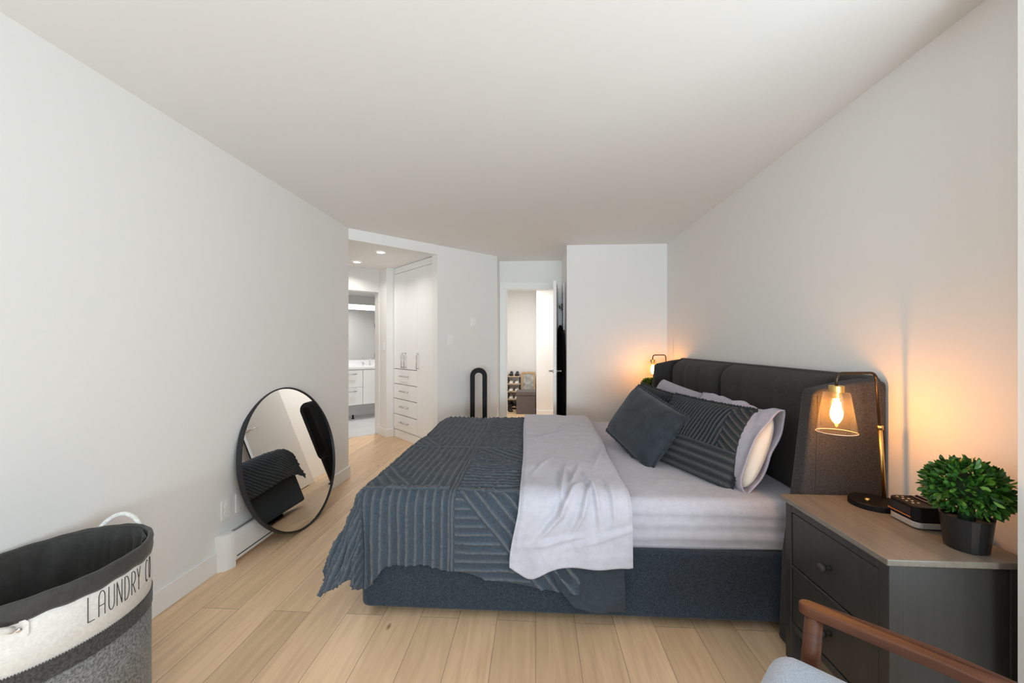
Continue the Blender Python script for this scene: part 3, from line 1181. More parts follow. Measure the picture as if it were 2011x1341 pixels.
def tuft_pattern(s, t):
    b = 0.0
    for line in (abs(s + 0.40), abs(t - 2.69), abs(t - 1.93)):
        if line < 0.02:
            return 1.1 * exp(-((line - 0.008) / 0.005) ** 2)
    if s < XL - 0.03:
        return ridge((s * 0.9 + abs(t - 2.95) * 0.75))
    if s < -0.40:
        if t > 1.93:
            if t < 2.69 and s < -0.58 - (t - 1.93) * 0.68:
                return ridge(s * 0.826 + t * 0.563, 0.05)
            if t > 2.69 and s < -0.60 - (t - 2.69) * 0.68:
                return ridge(s * 0.826 + t * 0.563, 0.05)
            return ridge(s, 0.042)
        return ridge(s, 0.042)
    if t >= 2.69:
        f = t - 2.69 - (-(s + 0.40)) * 0.9
        if t > 3.42 - (s + 0.4) * 0.9:
            return ridge(s * 0.66 + t * 0.75, 0.05)
        return ridge(t, 0.034)
    if t > 1.93:
        if t > 2.66 - (s + 0.40) * 0.95:
            return ridge(s * 0.69 + t * 0.72, 0.05)
        return ridge(t, 0.040)
    if (1.93 - t) < (s + 0.40) * 1.15:
        return ridge(s * 0.755 + (t - 1.93) * 0.656, 0.052)
    return ridge(t, 0.040)


def ey_max(s):
    pts = ((-1.25, 0.36), (-0.98, 0.40), (-0.82, 0.50), (-0.70, 0.385), (-0.55, 0.37), (-0.41, 0.39), (-0.12, 0.44), (0.12, 0.47), (0.3, 0.5))
    for (a, va), (b, vb) in zip(pts, pts[1:]):
        if s <= b:
            return va + (vb - va) * smooth01((s - a) / (b - a))
    return pts[-1][1]


def duvet_fn(u, v, lift=None):
    s = -1.155 + u * (0.20 + 1.155)
    t = 3.93 + v * (YN - ey_max(s) - 3.93)
    sx = s
    if s < XL:      # hem of the foot end, slightly uneven
        sx = XL + (s - XL) * (1 + 0.10 * nz((t, 0, 0), 2.2, 5))
    p, n = drape(sx, t)
    h = 0.014 * tuft_pattern(s, t) * (0.75 + 0.5 * nz((s, t, 0), 60, 1))
    ey = max(0, YN - t); ex = max(0, XL - sx)
    puff = 0.012 * nz((s, t, 0), 3.0, 4) + 0.006 * nz((s, t, 0), 9.0, 8)
    dd = hypot(ex, ey)
    fold = 0.0
    if dd > 0.05:
        k = smooth01((dd - 0.05) / 0.3)
        ang = math.atan2(ey, ex)
        cw = exp(-((s + 0.80) / 0.20) ** 2) if ey > 0 else 0.2
        fold = k * (0.016 * sin(s * 38 + t * 3) * cw + 0.012 * sin(ang * 24) * (1 if ex > 0 and ey > 0 else 0) + 0.006 * nz((s, t, 2), 12))
        if ex > 0 and ey <= 0: fold += k * 0.014 * sin(t * 14 + 1.0)
    # far roll
    if t > 3.80:
        p.z -= 0.6 * (t - 3.80) ** 2 / 0.13 * 0.9
    TUFTS.append(h / 0.014)
    q = p + n * (h + puff + fold)
    q.z = max(q.z, 0.03)
    return q


TUFTS = []
bm = grid(bmn(), duvet_fn, 270, 500)
dv = build('duvet', bm, M['duvet'], smooth=True)
at_ = dv.data.attributes.new('tuft', 'FLOAT', 'POINT')
at_.data.foreach_set('value', [max(0.0, min(1.0, q)) for q in TUFTS])
sd = dv.modifiers.new('thick', 'SOLIDIFY'); sd.thickness = 0.012; sd.offset = -1
setp(dv, 'slate blue tufted duvet with stripe pattern spread over the foot of the bed', 'duvet')


# smooth dark underside corner hanging below the folded sheet
def lining_fn(u, v):
    s = 0.02 + 0.385 * u
    zt = 0.36
    zb = 0.305 - 0.185 * smooth01(u / 0.42) - 0.02 * u
    z = zt + (zb - zt) * v
    y = 1.842 - 0.012 * nz((s, z, 0), 9, 3) - 0.012 * sin((s * 0.6 - z) * 30) * v - 0.012 * v
    return Vector((s + 0.02 * (v - 0.5) * (1 - u), y, z))


bm = grid(bmn(), lining_fn, 40, 30)
ln = build('duvet_lining', bm, M['lining'], dv, smooth=True)
ln['label'] = 'smooth dark underside corner hanging under the folded sheet'
sd = ln.modifiers.new('thick', 'SOLIDIFY'); sd.thickness = 0.006; sd.offset = 1


# folded back lavender top sheet
def sheet_fn(u, v):
    t0, t1 = 3.90, YN - 0.345
    t = t0 + (t1 - t0) * v
    sl = -0.075 - 0.03 * smooth01((t - 2.2) / 1.4)
    sr = 0.435 + 0.06 * smooth01((t - 2.0) / 1.6)
    ey = max(0, YN - t)
    k = smooth01((ey - 0.03) / 0.3)
    sl -= 0.045 * k
    s = sl + (sr - sl) * u
    # hem sags lower at left-centre
    t -= k * (0.05 * exp(-((u - 0.16) / 0.13) ** 2) - 0.01 * u) * v
    p, n = drape(s, t, 0.612, 0.07, -5, YN, (0, 0.03))
    wv = 0.034 + 0.003 * nz((s, t, 0), 7, 6) + 0.012 * nz((s, t, 0), 3.0, 4) + 0.006 * nz((s, t, 0), 9.0, 8) + 0.014 * smooth01(ey / 0.1)
    # a few creases fanning over the edge
    for cs, ct, ang, ln_, am in ((0.14, 2.02, 1.45, 0.30, 0.012), (0.20, 2.05, 1.35, 0.24, 0.010), (0.27, 1.92, 1.7, 0.24, 0.010), (0.12, 1.83, 0.85, 0.26, 0.013), (0.22, 1.84, 1.1, 0.2, 0.010), (0.05, 2.25, 1.2, 0.25, 0.006), (0.35, 1.9, 1.6, 0.22, 0.006), (0.30, 1.72, 0.3, 0.3, 0.006), (0.08, 1.70, 0.2, 0.3, 0.006), (0.40, 2.5, 1.3, 0.5, 0.006), (0.1, 3.0, 0.8, 0.4, 0.006), (0.25, 3.3, 1.2, 0.4, 0.006)):
        dx, dy = s - cs, t - ct
        al = dx * cos(ang) + dy * sin(ang)
        ac = -dx * sin(ang) + dy * cos(ang)
        wv += 1.7 * am * exp(-(al / ln_ * 1.8) ** 2) * (exp(-(ac / 0.012) ** 2) - 0.6 * exp(-((ac - 0.02) / 0.016) ** 2))
    if ey > 0.05:
        wv += 0.016 * k * sin(s * 26 + 0.6) * (0.35 + 0.9 * (1 - u)) * 0.8
    # hem stitch line
    if v > 0.975: wv += 0.002
    if t > 3.80:
        p.z -= 0.6 * (t - 3.80) ** 2 / 0.13 * 0.9
    # thick folded edge at the right
    edge = min(u, 1 - u) * (sr - sl)
    p2 = p + n * (wv - 0.010 * (1 - smooth01(edge / 0.025)))
    return p2


bm = grid(bmn(), sheet_fn, 130, 330)
fs = build('flat_sheet', bm, M['sheet'], smooth=True)
sd = fs.modifiers.new('thick', 'SOLIDIFY'); sd.thickness = 0.010; sd.offset = -1
setp(fs, 'lavender grey top sheet folded back across the slate duvet', 'sheet')


# ------------------------------------------------------------ pillows
def cushion(name, label, cat, c, xd, yd, wd, ht, th, m, tufts=None, fringe=False, pinch=0.10, seed=1, lump=0.012, group=None, droop=0.0):
    M4 = basis(Vector(c), xd, yd)
    bm = bmn()
    nu, nv = (220, 160) if tufts else (64, 48)
    sides = []
    tv = {}
    for sgn in (1, -1):
        rows = []
        for i in range(nu + 1):
            row = []
            for j in range(nv + 1):
                u = -1 + 2 * i / nu
                v = -1 + 2 * j / nv
                # pinched outline
                ox = 1 - pinch * (1 - abs(v)) * 0.0 - pinch * 0.55 * (1 - v * v) * (abs(u) ** 3)
                oy = 1 - pinch * 0.55 * (1 - u * u) * (abs(v) ** 3)
                x = u * wd / 2 * ox
                y = v * ht / 2 * oy
                k = max(0, (1 - u ** 4)) ** 0.55 * max(0, (1 - v ** 4)) ** 0.55
                z = sgn * th / 2 * k
                if 0 < i < nu and 0 < j < nv:
                    z += lump * nz((x, y, sgn), 7, seed) * k
                    if tufts:
                        tv[(sgn, i, j)] = tufts(x, y)
                        z += sgn * 0.012 * tv[(sgn, i, j)] * smooth01(k * 3)
                    # radial corner creases
                    cr = min(1, hypot(1 - abs(u), 1 - abs(v)) / 0.55)
                    z += sgn * 0.006 * (1 - cr) * sin(20 * math.atan2(1 - abs(v) + 1e-3, 1 - abs(u) + 1e-3))
                y -= droop * (u * u - 0.3) * ht if droop else 0
                row.append((x, y, z))
            rows.append(row)
        sides.append(rows)
    tl = []
    V = [[[None] * (nv + 1) for _ in range(nu + 1)] for _ in range(2)]
    for sI in range(2):
        for i in range(nu + 1):
            for j in range(nv + 1):
                if sI == 1 and (i in (0, nu) or j in (0, nv)):
                    V[1][i][j] = V[0][i][j]
                else:
                    V[sI][i][j] = bm.verts.new(sides[sI][i][j])
                    tl.append(min(1.0, tv.get((1 - 2 * sI, i, j), 0.0)))
    for sI in range(2):
        for i in range(nu):
            for j in range(nv):
                f = (V[sI][i][j], V[sI][i + 1][j], V[sI][i + 1][j + 1], V[sI][i][j + 1])
                bm.faces.new(f if sI == 0 else f[::-1])
    if fringe is False:
        o = build(name, bm, m, smooth=True)
        o.matrix_world = M4
        setp(o, label, cat, group)
        return o
    e = empty(name, (0, 0, 0), label, cat, group, mat4=M4)
    cv = build('cover', bm, m, e, smooth=True)
    if tufts:
        cv.data.attributes.new('tuft', 'FLOAT', 'POINT').data.foreach_set('value', tl)
    # ruffled edge
    bm = bmn()
    per = []
    nseg = 70
    for (xa, ya, xb, yb) in ((-1, -1, 1, -1), (1, -1, 1, 1), (1, 1, -1, 1), (-1, 1, -1, -1)):
        for k in range(nseg):
            q = k / nseg
            u = xa + (xb - xa) * q; v = ya + (yb - ya) * q
            ox = 1 - pinch * 0.55 * (1 - v * v) * (abs(u) ** 3)
            oy = 1 - pinch * 0.55 * (1 - u * u) * (abs(v) ** 3)
            yy = v * ht / 2 * oy - (droop * (u * u - 0.3) * ht if droop else 0)
            per.append((u * wd / 2 * ox, yy, u, v))
    n = len(per)
    r1 = []; r2 = []
    for k, (x, y, u, v) in enumerate(per):
        dd = Vector((x, y * 1.2, 0)).normalized()
        if abs(u) > abs(v): dd = Vector((math.copysign(1, u), 0.2 * v, 0)).normalized()
        else: dd = Vector((0.2 * u, math.copysign(1, v), 0)).normalized()
        wob = 0.004 * sin(k * 1.9) + 0.003 * sin(k * 0.7)
        r1.append((bm.verts.new((x - dd.x * 0.004, y - dd.y * 0.004, 0.0025)), bm.verts.new((x - dd.x * 0.004, y - dd.y * 0.004, -0.0025))))
        L_ = 0.014 + 0.004 * sin(k * 2.7)
        r2.append((bm.verts.new((x + dd.x * L_, y + dd.y * L_, 0.002 + wob)), bm.verts.new((x + dd.x * L_, y + dd.y * L_, -0.002 + wob))))
    for k in range(n):
        j = (k + 1) % n
        bm.faces.new((r1[k][0], r1[j][0], r2[j][0], r2[k][0]))
        bm.faces.new((r1[k][1], r2[k][1], r2[j][1], r1[j][1]))
        bm.faces.new((r2[k][0], r2[j][0], r2[j][1], r2[k][1]))
    build('fringed_edge', bm, m, e, smooth=True)
    return e


# velvet cushion in front
cushion('throw_pillow', 'plain slate velvet cushion with frayed edge, frontmost on the bed', 'cushion',
        (0.715, 2.715, 0.783), (0.13, -0.58, -0.115), (0.19, 0.0, 0.29), 0.64, 0.40, 0.16, M['velvet'], fringe=True, pinch=0.05, seed=3)


def tuft_near(x, y):
    if y > -0.02 + 0.0 * x:
        if x > 0.21: return ridge(x * 0.6 + y * 0.8, 0.03)
        return ridge(x * 0.96 - y * 0.25, 0.024)
    return 1.3 * ridge(y, 0.042, 0.25)


cushion('throw_pillow', 'dark ribbed cushion leaning on the near lavender pillow, behind the velvet one', 'cushion',
        (0.955, 2.395, 0.772), (0.20, -0.53, -0.01), (0.165, 0.0, 0.375), 0.61, 0.45, 0.17, M['tuft'], tufts=tuft_near, fringe=True, pinch=0.06, seed=5)
cushion('throw_pillow', 'dark ribbed cushion half hidden behind the velvet cushion at the far side', 'cushion',
        (0.865, 3.13, 0.772), (0.10, -0.58, -0.03), (0.17, 0.0, 0.37), 0.60, 0.43, 0.15, M['tuft'], tufts=lambda x, y: ridge(x, 0.026), fringe=True, pinch=0.06, seed=6)
cushion('pillow', 'lavender grey bed pillow at the far side of the headboard', 'pillow',
        (1.085, 3.27, 0.785), (0.03, -0.66, -0.03), (0.15, 0.0, 0.37), 0.80, 0.44, 0.17, M['case'], pinch=0.05, seed=8)

# near lavender pillow: open pillowcase end with the cream pillow showing
pM = basis(Vector((1.105, 2.435, 0.782)), (0.01, -1, 0.0), (0.33, 0, 0.90))
pe = empty('pillow', (0, 0, 0), 'lavender grey pillow near the lamp with its cream filling showing at the open end', 'pillow', mat4=pM)


def case_sec(u, ang, grow=1.0):
    """u -1..1 along width (1 = near open end), ang around the section"""
    hy = 0.225 * (1 - 0.05 * (1 - abs(u)))
    open_ = smooth01((u - 0.1) / 0.9)
    closed = 1 - max(0, (-u - 0.4) / 0.6) ** 2.2
    tz = (0.110 - 0.058 * open_) * max(0.02, closed) * grow
    ca_, sa_ = cos(ang), sin(ang)
    p = 2.0 / (2.3)
    y = hy * grow * math.copysign(abs(ca_) ** p, ca_)
    z = tz * math.copysign(abs(sa_) ** (2.0 / 1.9), sa_)
    return y, z


def case_fn(u, v):
    uu = -1 + 2 * u
    y, z = case_sec(uu, 2 * pi * v)
    x = uu * 0.43
    k = 0.016 * nz((x, y, z), 6, 4) + 0.009 * nz((x, y * 0.6, z), 15, 2)
    if uu > 0.45:
        k += 0.006 * sin(v * 40 + uu * 6) * (uu - 0.45)
    if abs(uu - 0.62) < 0.02: k -= 0.004      # stitched hem
    r = Vector((0, y, z * 2)).normalized() if (y or z) else Vector((0, 0, 1))
    x += 0.02 * smooth01((uu - 0.7) / 0.3) * cos(2 * pi * v) - 0.02 * smooth01((uu - 0.8) / 0.2) * abs(sin(2 * pi * v))
    return Vector((x, y + r.y * k, z + r.z * k))


bm = grid(bmn(), case_fn, 80, 72)
bmesh.ops.remove_doubles(bm, verts=bm.verts[:], dist=0.0005)
o = build('pillowcase', bm, M['case'], pe, smooth=True)
sd = o.modifiers.new('thick', 'SOLIDIFY'); sd.thickness = 0.006; sd.offset = -1


def ins_fn(u, v):
    uu = -0.9 + 1.9 * u
    y, z = case_sec(min(uu, 1.0), 2 * pi * v, 0.90)
    e_ = max(0, (uu - 0.80) / 0.20)
    s_ = sqrt(max(0, 1 - e_ ** 2)) if e_ < 1 else 0
    return Vector((min(uu, 1.0) * 0.42, y * (0.4 + 0.6 * s_) if e_ else y, z * s_))


bm = grid(bmn(), ins_fn, 60, 40)
bmesh.ops.remove_doubles(bm, verts=bm.verts[:], dist=0.0005)
o = build('pillow_insert', bm, M['cream'], pe, smooth=True)
o['label'] = 'cream inner pillow'


# ------------------------------------------------------------ nightstands
def nightstand(label, y0, y1, group):
    e = empty('nightstand', (1.27, (y0 + y1) / 2, 0), label, 'nightstand', group)
    off = Vector((1.27, (y0 + y1) / 2, 0))

    def part(name, bm, m, parent=None, **kw):
        for v in bm.verts: v.co -= off
        return build(name, bm, m, parent or e, **kw)

    x0, x1 = 1.044, 1.462
    part('top', box(bmn(), x0, x1, y0, y1, 0.660, 0.680), M['standtop_lamplit'], bevel=0.003)
    cx0, cx1, cy0, cy1 = 1.060, 1.452, y0 + 0.014, y1 - 0.014
    # four legs / corner posts
    for lx0, lx1, ly0, ly1 in ((cx0, cx0 + 0.042, cy0, cy0 + 0.036), (cx0, cx0 + 0.042, cy1 - 0.036, cy1), (cx1 - 0.05, cx1, cy0, cy0 + 0.036), (cx1 - 0.05, cx1, cy1 - 0.036, cy1)):
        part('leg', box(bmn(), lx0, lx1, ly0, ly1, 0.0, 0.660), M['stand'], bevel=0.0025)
    bm = bmn()
    box(bm, cx0 + 0.042, cx1 - 0.05, cy0 + 0.004, cy0 + 0.022, 0.10, 0.660)
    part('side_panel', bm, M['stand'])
    bm = bmn()
    box(bm, cx0 + 0.042, cx1 - 0.05, cy1 - 0.022, cy1 - 0.004, 0.10, 0.660)
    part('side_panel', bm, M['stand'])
    bm = bmn()
    box(bm, cx1 - 0.03, cx1 - 0.02, cy0 + 0.036, cy1 - 0.036, 0.10, 0.660)
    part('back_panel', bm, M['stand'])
    ya, yb = cy0 + 0.036, cy1 - 0.036
    for z0, z1 in ((0.624, 0.660), (0.386, 0.404), (0.140, 0.168)):
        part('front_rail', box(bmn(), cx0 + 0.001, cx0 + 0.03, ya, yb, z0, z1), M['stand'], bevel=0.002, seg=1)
    bm = bmn()
    box(bm, cx0 + 0.022, cx0 + 0.024, ya, yb, 0.168, 0.624)
    part('inner_back', bm, M['gap'])
    for z0, z1 in ((0.408, 0.620), (0.172, 0.382)):
        d = part('drawer', box(bmn(), cx0 + 0.004, cx0 + 0.021, ya + 0.004, yb - 0.004, z0, z1), M['stand'], bevel=0.002, seg=1)
        bm = bmn()
        lathe(bm, [(0.010, 0), (0.008, 0.008), (0.007, 0.014), (0.014, 0.020), (0.0165, 0.027), (0.014, 0.034), (0.006, 0.037)], 18)
        R = Matrix.Rotation(-pi / 2, 4, 'Y')
        for v in bm.verts: v.co = R @ v.co + Vector((cx0 + 0.004, (ya + yb) / 2, (z0 + z1) / 2 - 0.005))
        k = part('knob', bm, M['stand'], d, smooth=True)
        k.parent = d
    return e


nightstand('grey wooden nightstand with two drawers under the near lamp beside the bed', 1.248, 1.772, 'grey nightstands beside the bed')
nightstand('grey wooden nightstand on the far side of the bed under the far lamp', 4.21, 4.63, 'grey nightstands beside the bed')


# ------------------------------------------------------------ lamps
def lamp(label, base, polex, top_lean, arm, group):
    bx, by = base
    z0 = 0.680
    e = empty('table_lamp', (bx, by, z0), label, 'lamp', group)
    bm = bmn()
    lathe(bm, [(0.078, 0), (0.080, 0.002), (0.080, 0.019), (0.077, 0.022)], 48)
    build('base', bm, M['black'], e, smooth=False)
    bm = bmn()
    lathe(bm, [(0.0085, 0.022), (0.0085, 0.034), (0.007, 0.037)], 16, (-0.042, -0.022, 0))
    build('switch_knob', bm, M['brass'], e, smooth=True)
    P0 = Vector((polex[0] - bx, polex[1] - by, 0.020))
    P1 = P0 + Vector((top_lean, 0, 0.505))
    mid = P0 + (P1 - P0) * 0.555
    bm = bmn()
    tube(bm, [P0, mid], 0.0075, 14)
    lathe(bm, [(0.011, -0.004), (0.011, 0.012), (0.008, 0.014)], 16, tuple(mid))
    build('lower_pole', bm, M['brass'], e, smooth=True)
    tip = Vector((arm[0] - bx, arm[1] - by, 0.0))
    bm = bmn()
    r = 0.028
    d = Vector((tip.x - P1.x, tip.y - P1.y, 0)).normalized()
    zt = P1.z
    pts = [mid, P1 - Vector((0, 0, r))]
    c1 = P1 + d * r - Vector((0, 0, r))
    pts += [c1 + (-d) * (r * cos(a)) + Vector((0, 0, 1)) * (r * sin(a)) for a in [k * pi / 16 for k in range(1, 9)]]
    P2 = Vector((tip.x, tip.y, zt))
    c2 = P2 - d * r - Vector((0, 0, r))
    pts += [c2 + d * (r * sin(a)) + Vector((0, 0, 1)) * (r * cos(a)) for a in [k * pi / 16 for k in range(0, 9)]]
    pts += [Vector((tip.x, tip.y, zt - 0.052))]
    tube(bm, pts, 0.0055, 12)
    build('upper_arm', bm, M['bronze'], e, smooth=True)
    zc = zt - 0.048
    bm = bmn()
    lathe(bm, [(0.012, 0), (0.024, -0.001), (0.026, -0.004), (0.026, -0.028), (0.018, -0.030), (0.018, -0.052)], 28, (tip.x, tip.y, zc))
    build('socket_cap', bm, M['brass'], e, smooth=False)
    # glass shade: thin walled open cone
    bm = bmn()
    zs = zc - 0.026
    prof = [(0.026, 0.0), (0.043, -0.001), (0.045, -0.006), (0.068, -0.160), (0.0665, -0.160), (0.0435, -0.007), (0.041, -0.003), (0.026, -0.002)]
    lathe(bm, prof, 48, (tip.x, tip.y, zs), cap0=False, cap1=False)
    sh = build('glass_shade', bm, M['glass'], e, smooth=True)
    bm = bmn()
    lathe(bm, [(0.0665, 0), (0.0683, 0.0005), (0.0683, 0.0018), (0.0665, 0.002), (0.0665, 0)], 48, (tip.x, tip.y, zs - 0.161), cap0=False, cap1=False)
    build('shade_rim', bm, M['rimglass'], sh)
    # teardrop bulb
    bm = bmn()
    zb = zc - 0.052
    lathe(bm, [(0.008, 0.002), (0.010, -0.012), (0.015, -0.030), (0.020, -0.052), (0.021, -0.066), (0.018, -0.080), (0.012, -0.092), (0.006, -0.099), (0.001, -0.101)], 24, (tip.x, tip.y, zb))
    build('bulb', bm, M['bulb'], e, smooth=True)
    return e


M['rimglass'] = paint('glass_rim', (0.75, 0.68, 0.60), 0.15)
lamp('bronze and brass lamp with clear glass shade on the near nightstand', (1.340, 1.664), (1.402, 1.690), -0.030, (1.196, 1.660), 'glass shade lamps beside the bed')
lamp('lamp with clear glass shade glowing beyond the far wing of the headboard', (1.372, 4.44), (1.415, 4.40), -0.01, (1.245, 4.325), 'glass shade lamps beside the bed')

# ------------------------------------------------------------ clock radio
e = empty('clock_radio', (1.378, 1.515, 0.680), 'black clock radio with silver base between the near lamp and the plant', 'clock radio', rz=radians(-3))


def rr_prism(x0, x1, y0, y1, r, z0, z1):
    return prism(bmn(), rrect(x0, x1, y0, y1, r, 6), z0, z1)


build('foot', rr_prism(-0.055, 0.068, -0.060, 0.048, 0.02, 0.0, 0.004), M['black'], e)
build('silver_base', rr_prism(-0.066, 0.080, -0.068, 0.056, 0.024, 0.004, 0.024), M['silver'], e, bevel=0.002)
build('housing', rr_prism(-0.066, 0.080, -0.068, 0.056, 0.024, 0.0242, 0.078), M['black'], e, bevel=0.004)
bm = bmn(); box(bm, -0.0672, -0.0655, -0.046, 0.050, 0.042, 0.068); build('display', bm, M['display'], e)
bm = bmn(); box(bm, -0.0676, -0.0655, -0.046, 0.050, 0.034, 0.0385); build('copper_strip', bm, M['amber'], e)
bm = bmn()
for i in range(4):
    for j in range(2):
        x = -0.046 + j * 0.018 + (0.004 if i % 2 else 0)
        y = 0.036 - i * 0.020
        lathe(bm, [(0.004, 0.0781), (0.0036, 0.0790)], 10, (x, y, 0))
build('buttons', bm, M['markings'], e)
bm = bmn(); box(bm, 0.0, 0.012, -0.05, 0.045, 0.0775, 0.082); box(bm, 0.020, 0.030, -0.05, 0.045, 0.0775, 0.084); build('dock_slot', bm, M['display'], e, bevel=0.002, seg=1)


# ------------------------------------------------------------ boxwood plants
def foliage(r, rz_, n, seed, ll=0.026):
    rnd = random.Random(seed)
    bm = bmn()
    lay = bm.loops.layers.color.new('tone')
    def leaf(P, Dr, L_, wd, tone):
        up = Vector((rnd.uniform(-1, 1), rnd.uniform(-1, 1), rnd.uniform(-1, 1)))
        sd_ = Dr.cross(up).normalized()
        nrm = sd_.cross(Dr).normalized()
        pts = [(0, 0, 0), (0.25, 0.36, 0.05), (0.6, 0.5, 0.10), (0.85, 0.30, 0.06), (1, 0, 0.0), (0.85, -0.30, 0.06), (0.6, -0.5, 0.10), (0.25, -0.36, 0.05)]
        mid = [(0.33, 0, -0.03), (0.7, 0, -0.02)]
        vv = [bm.verts.new(P + Dr * (L_ * a) + sd_ * (wd * b) + nrm * (L_ * c)) for a, b, c in pts]
        mv = [bm.verts.new(P + Dr * (L_ * a) + sd_ * (wd * b) + nrm * (L_ * c)) for a, b, c in mid]
        fs_ = [(vv[0], vv[1], mv[0]), (vv[1], vv[2], mv[1], mv[0]), (vv[2], vv[3], mv[1]), (vv[3], vv[4], mv[1]), (vv[4], vv[5], mv[1]), (vv[5], vv[6], mv[1]), (vv[6], vv[7], mv[0], mv[1]), (vv[7], vv[0], mv[0])]
        for f in fs_:
            ff = bm.faces.new(f)
            ff.smooth = True
            for lp in ff.loops: lp[lay] = (tone, tone, tone, 1)
    for i in range(n):
        z = 1 - 1.72 * (i + 0.5) / n
        a = i * 2.39996 + rnd.uniform(-0.3, 0.3)
        q = sqrt(max(0, 1 - z * z))
        d = Vector((q * cos(a), q * sin(a), z))
        k = rnd.uniform(0.72, 0.99)
        P = Vector((d.x * r, d.y * r, d.z * rz_)) * k
        Dr = (d + Vector((rnd.uniform(-.6, .6), rnd.uniform(-.6, .6), rnd.uniform(-.55, .45)))).normalized()
        leaf(P - Dr * ll * 0.55, Dr, ll * rnd.uniform(0.8, 1.15), ll * rnd.uniform(0.40, 0.55), rnd.random())
    # dark woody core
    return bm


def plant(label, x, y, group):
    e = empty('potted_plant', (x, y, 0.680), label, 'plant', group, rz=random.random() * 3)
    bm = bmn()
    lathe(bm, [(0.047, 0), (0.050, 0.003), (0.060, 0.100), (0.0605, 0.103), (0.057, 0.103), (0.055, 0.095), (0.055, 0.09)], 40)
    build('pot', bm, M['pot'], e, smooth=False)
    bm = foliage(0.105, 0.100, 1150, int(x * 1000))
    o = build('foliage', bm, M['leaf'], e)
    for v in o.data.vertices: v.co.z += 0.185
    for p in o.data.polygons: p.use_smooth = True
    bm = bmn()
    bmesh.ops.create_icosphere(bm, subdivisions=2, radius=0.060)
    for v in bm.verts: v.co.z = v.co.z * 0.95 + 0.18
    lathe(bm, [(0.02, 0.0), (0.016, 0.12)], 10, (0, 0, 0.09))
    build('branch_core', bm, M['soil'], e)
    return e


plant('round boxwood plant in a black pot at the front corner of the near nightstand', 1.352, 1.335, 'boxwood plants in black pots')
plant('small green plant just visible below the far lamp', 1.225, 4.36, 'boxwood plants in black pots')

# ------------------------------------------------------------ laundry basket
HX, HY, HZ = -1.602, 1.215, 0.60
HA, HB = 0.283, 0.222      # half axes along Y and X
e = empty('laundry_basket', (HX, HY, 0), 'oval felt laundry basket with white lettered band and dark lining, at the left wall', 'laundry basket')


def oval(prof, m, name, parent=e, seg=128, ext=0.0, fn=None, cap0=False, cap1=False):
    bm = bmn()
    rings = []
    for o_, z in prof:
        ring_ = []
        for k in range(seg):
            th = 2 * pi * k / seg
            a, b = HB + o_, HA + o_
            v = Vector((a * cos(th), b * sin(th), z))
            if fn: v = fn(v, th, z)
            ring_.append(bm.verts.new(v))
        rings.append(ring_)
    for i in range(len(rings) - 1):
        for k in range(seg):
            bm.faces.new((rings[i][k], rings[i][(k + 1) % seg], rings[i + 1][(k + 1) % seg], rings[i + 1][k]))
    if cap0: bm.faces.new(rings[0][::-1])
    if cap1: bm.faces.new(rings[-1])
    return build(name, bm, m, parent, smooth=True)


oval([(-0.004, 0.0), (0.0, 0.004), (0.0, 0.20), (0.0, 0.36), (-0.004, 0.36)], M['felt'], 'felt_body', cap0=True)
# dark band with zigzag cut upper edge
bm = bmn()
seg = 520
r0, r1 = [], []
for k in range(seg):
    th = 2 * pi * k / seg
    zt = 0.404 + (0.003 if k % 2 else -0.003)
    r0.append([bm.verts.new(((HB + d_) * cos(th), (HA + d_) * sin(th), z)) for d_, z in ((0.0008, 0.350), (0.003, 0.350), (0.003, zt), (0.0008, zt))])
for k in range(seg):
    j = (k + 1) % seg
    for i in range(4):
        bm.faces.new((r0[k][i], r0[j][i], r0[j][(i + 1) % 4], r0[k][(i + 1) % 4]))
build('dark_band', bm, M['darkfelt'], e)
oval([(-0.003, 0.355), (0.0004, 0.355), (0.0004, 0.560), (-0.003, 0.565)], M['whitefelt'], 'white_band')


def rimwob(v, th, z):
    k = 0.0025 * sin(th * 9) + 0.002 * sin(th * 23 + 1)
    v.z += k if z < 0.59 else 0.4 * k
    return v


oval([(0.001, 0.548), (0.004, 0.546), (0.0055, 0.56), (0.0045, 0.575), (0.0065, 0.590), (0.004, 0.602), (-0.004, 0.606), (-0.010, 0.600), (-0.011, 0.585)], M['liner'], 'folded_rim', fn=rimwob)


def lin(v, th, z):
    k = 0.010 * (nz((cos(th) * 2, sin(th) * 2, z * 1.2), 2.2, 3)) + 0.013 * sin(th * 17 + 4 * nz((cos(th), sin(th), z), 2)) * smooth01((0.6 - z) / 0.1)
    r = 1 - 0.012 - abs(k) / HB * 1.0
    v.x *= r; v.y *= r
    return v


prof = [(-0.010, 0.598)] + [(-0.011 - 0.0004 * k, 0.58 - 0.04 * k) for k in range(0, 14)] + [(-0.10, 0.035)]
oval(prof[::-1], M['liner'], 'lining', fn=lin, cap0=True)


def on_oval(deg, z, off=0.0):
    th = radians(deg)
    return Vector(((HB + off) * cos(th), (HA + off) * sin(th), z))


# lettering, stroke by stroke, wrapped on the band
ZB, ZTt = 0.457, 0.535


def stroke(bm, pts, a0, wdeg, r=0.0012):
    P = []
    for i in range(len(pts) - 1):
        (xa, ya), (xb, yb) = pts[i], pts[i + 1]
        n = max(2, int(hypot((xb - xa) * 0.5, yb - ya) * 10))
        for k in range(n):
            q = k / n
            P.append((xa + (xb - xa) * q, ya + (yb - ya) * q))
    P.append(pts[-1])
    tube(bm, [on_oval(a0 + x * wdeg, ZB + y * (ZTt - ZB), 0.0012) for x, y in P], r, 6)


def arcp(cx_, cy_, rx, ry, a0, a1, n=14):
    return [(cx_ + rx * cos(radians(a0 + (a1 - a0) * k / n)), cy_ + ry * sin(radians(a0 + (a1 - a0) * k / n))) for k in range(n + 1)]


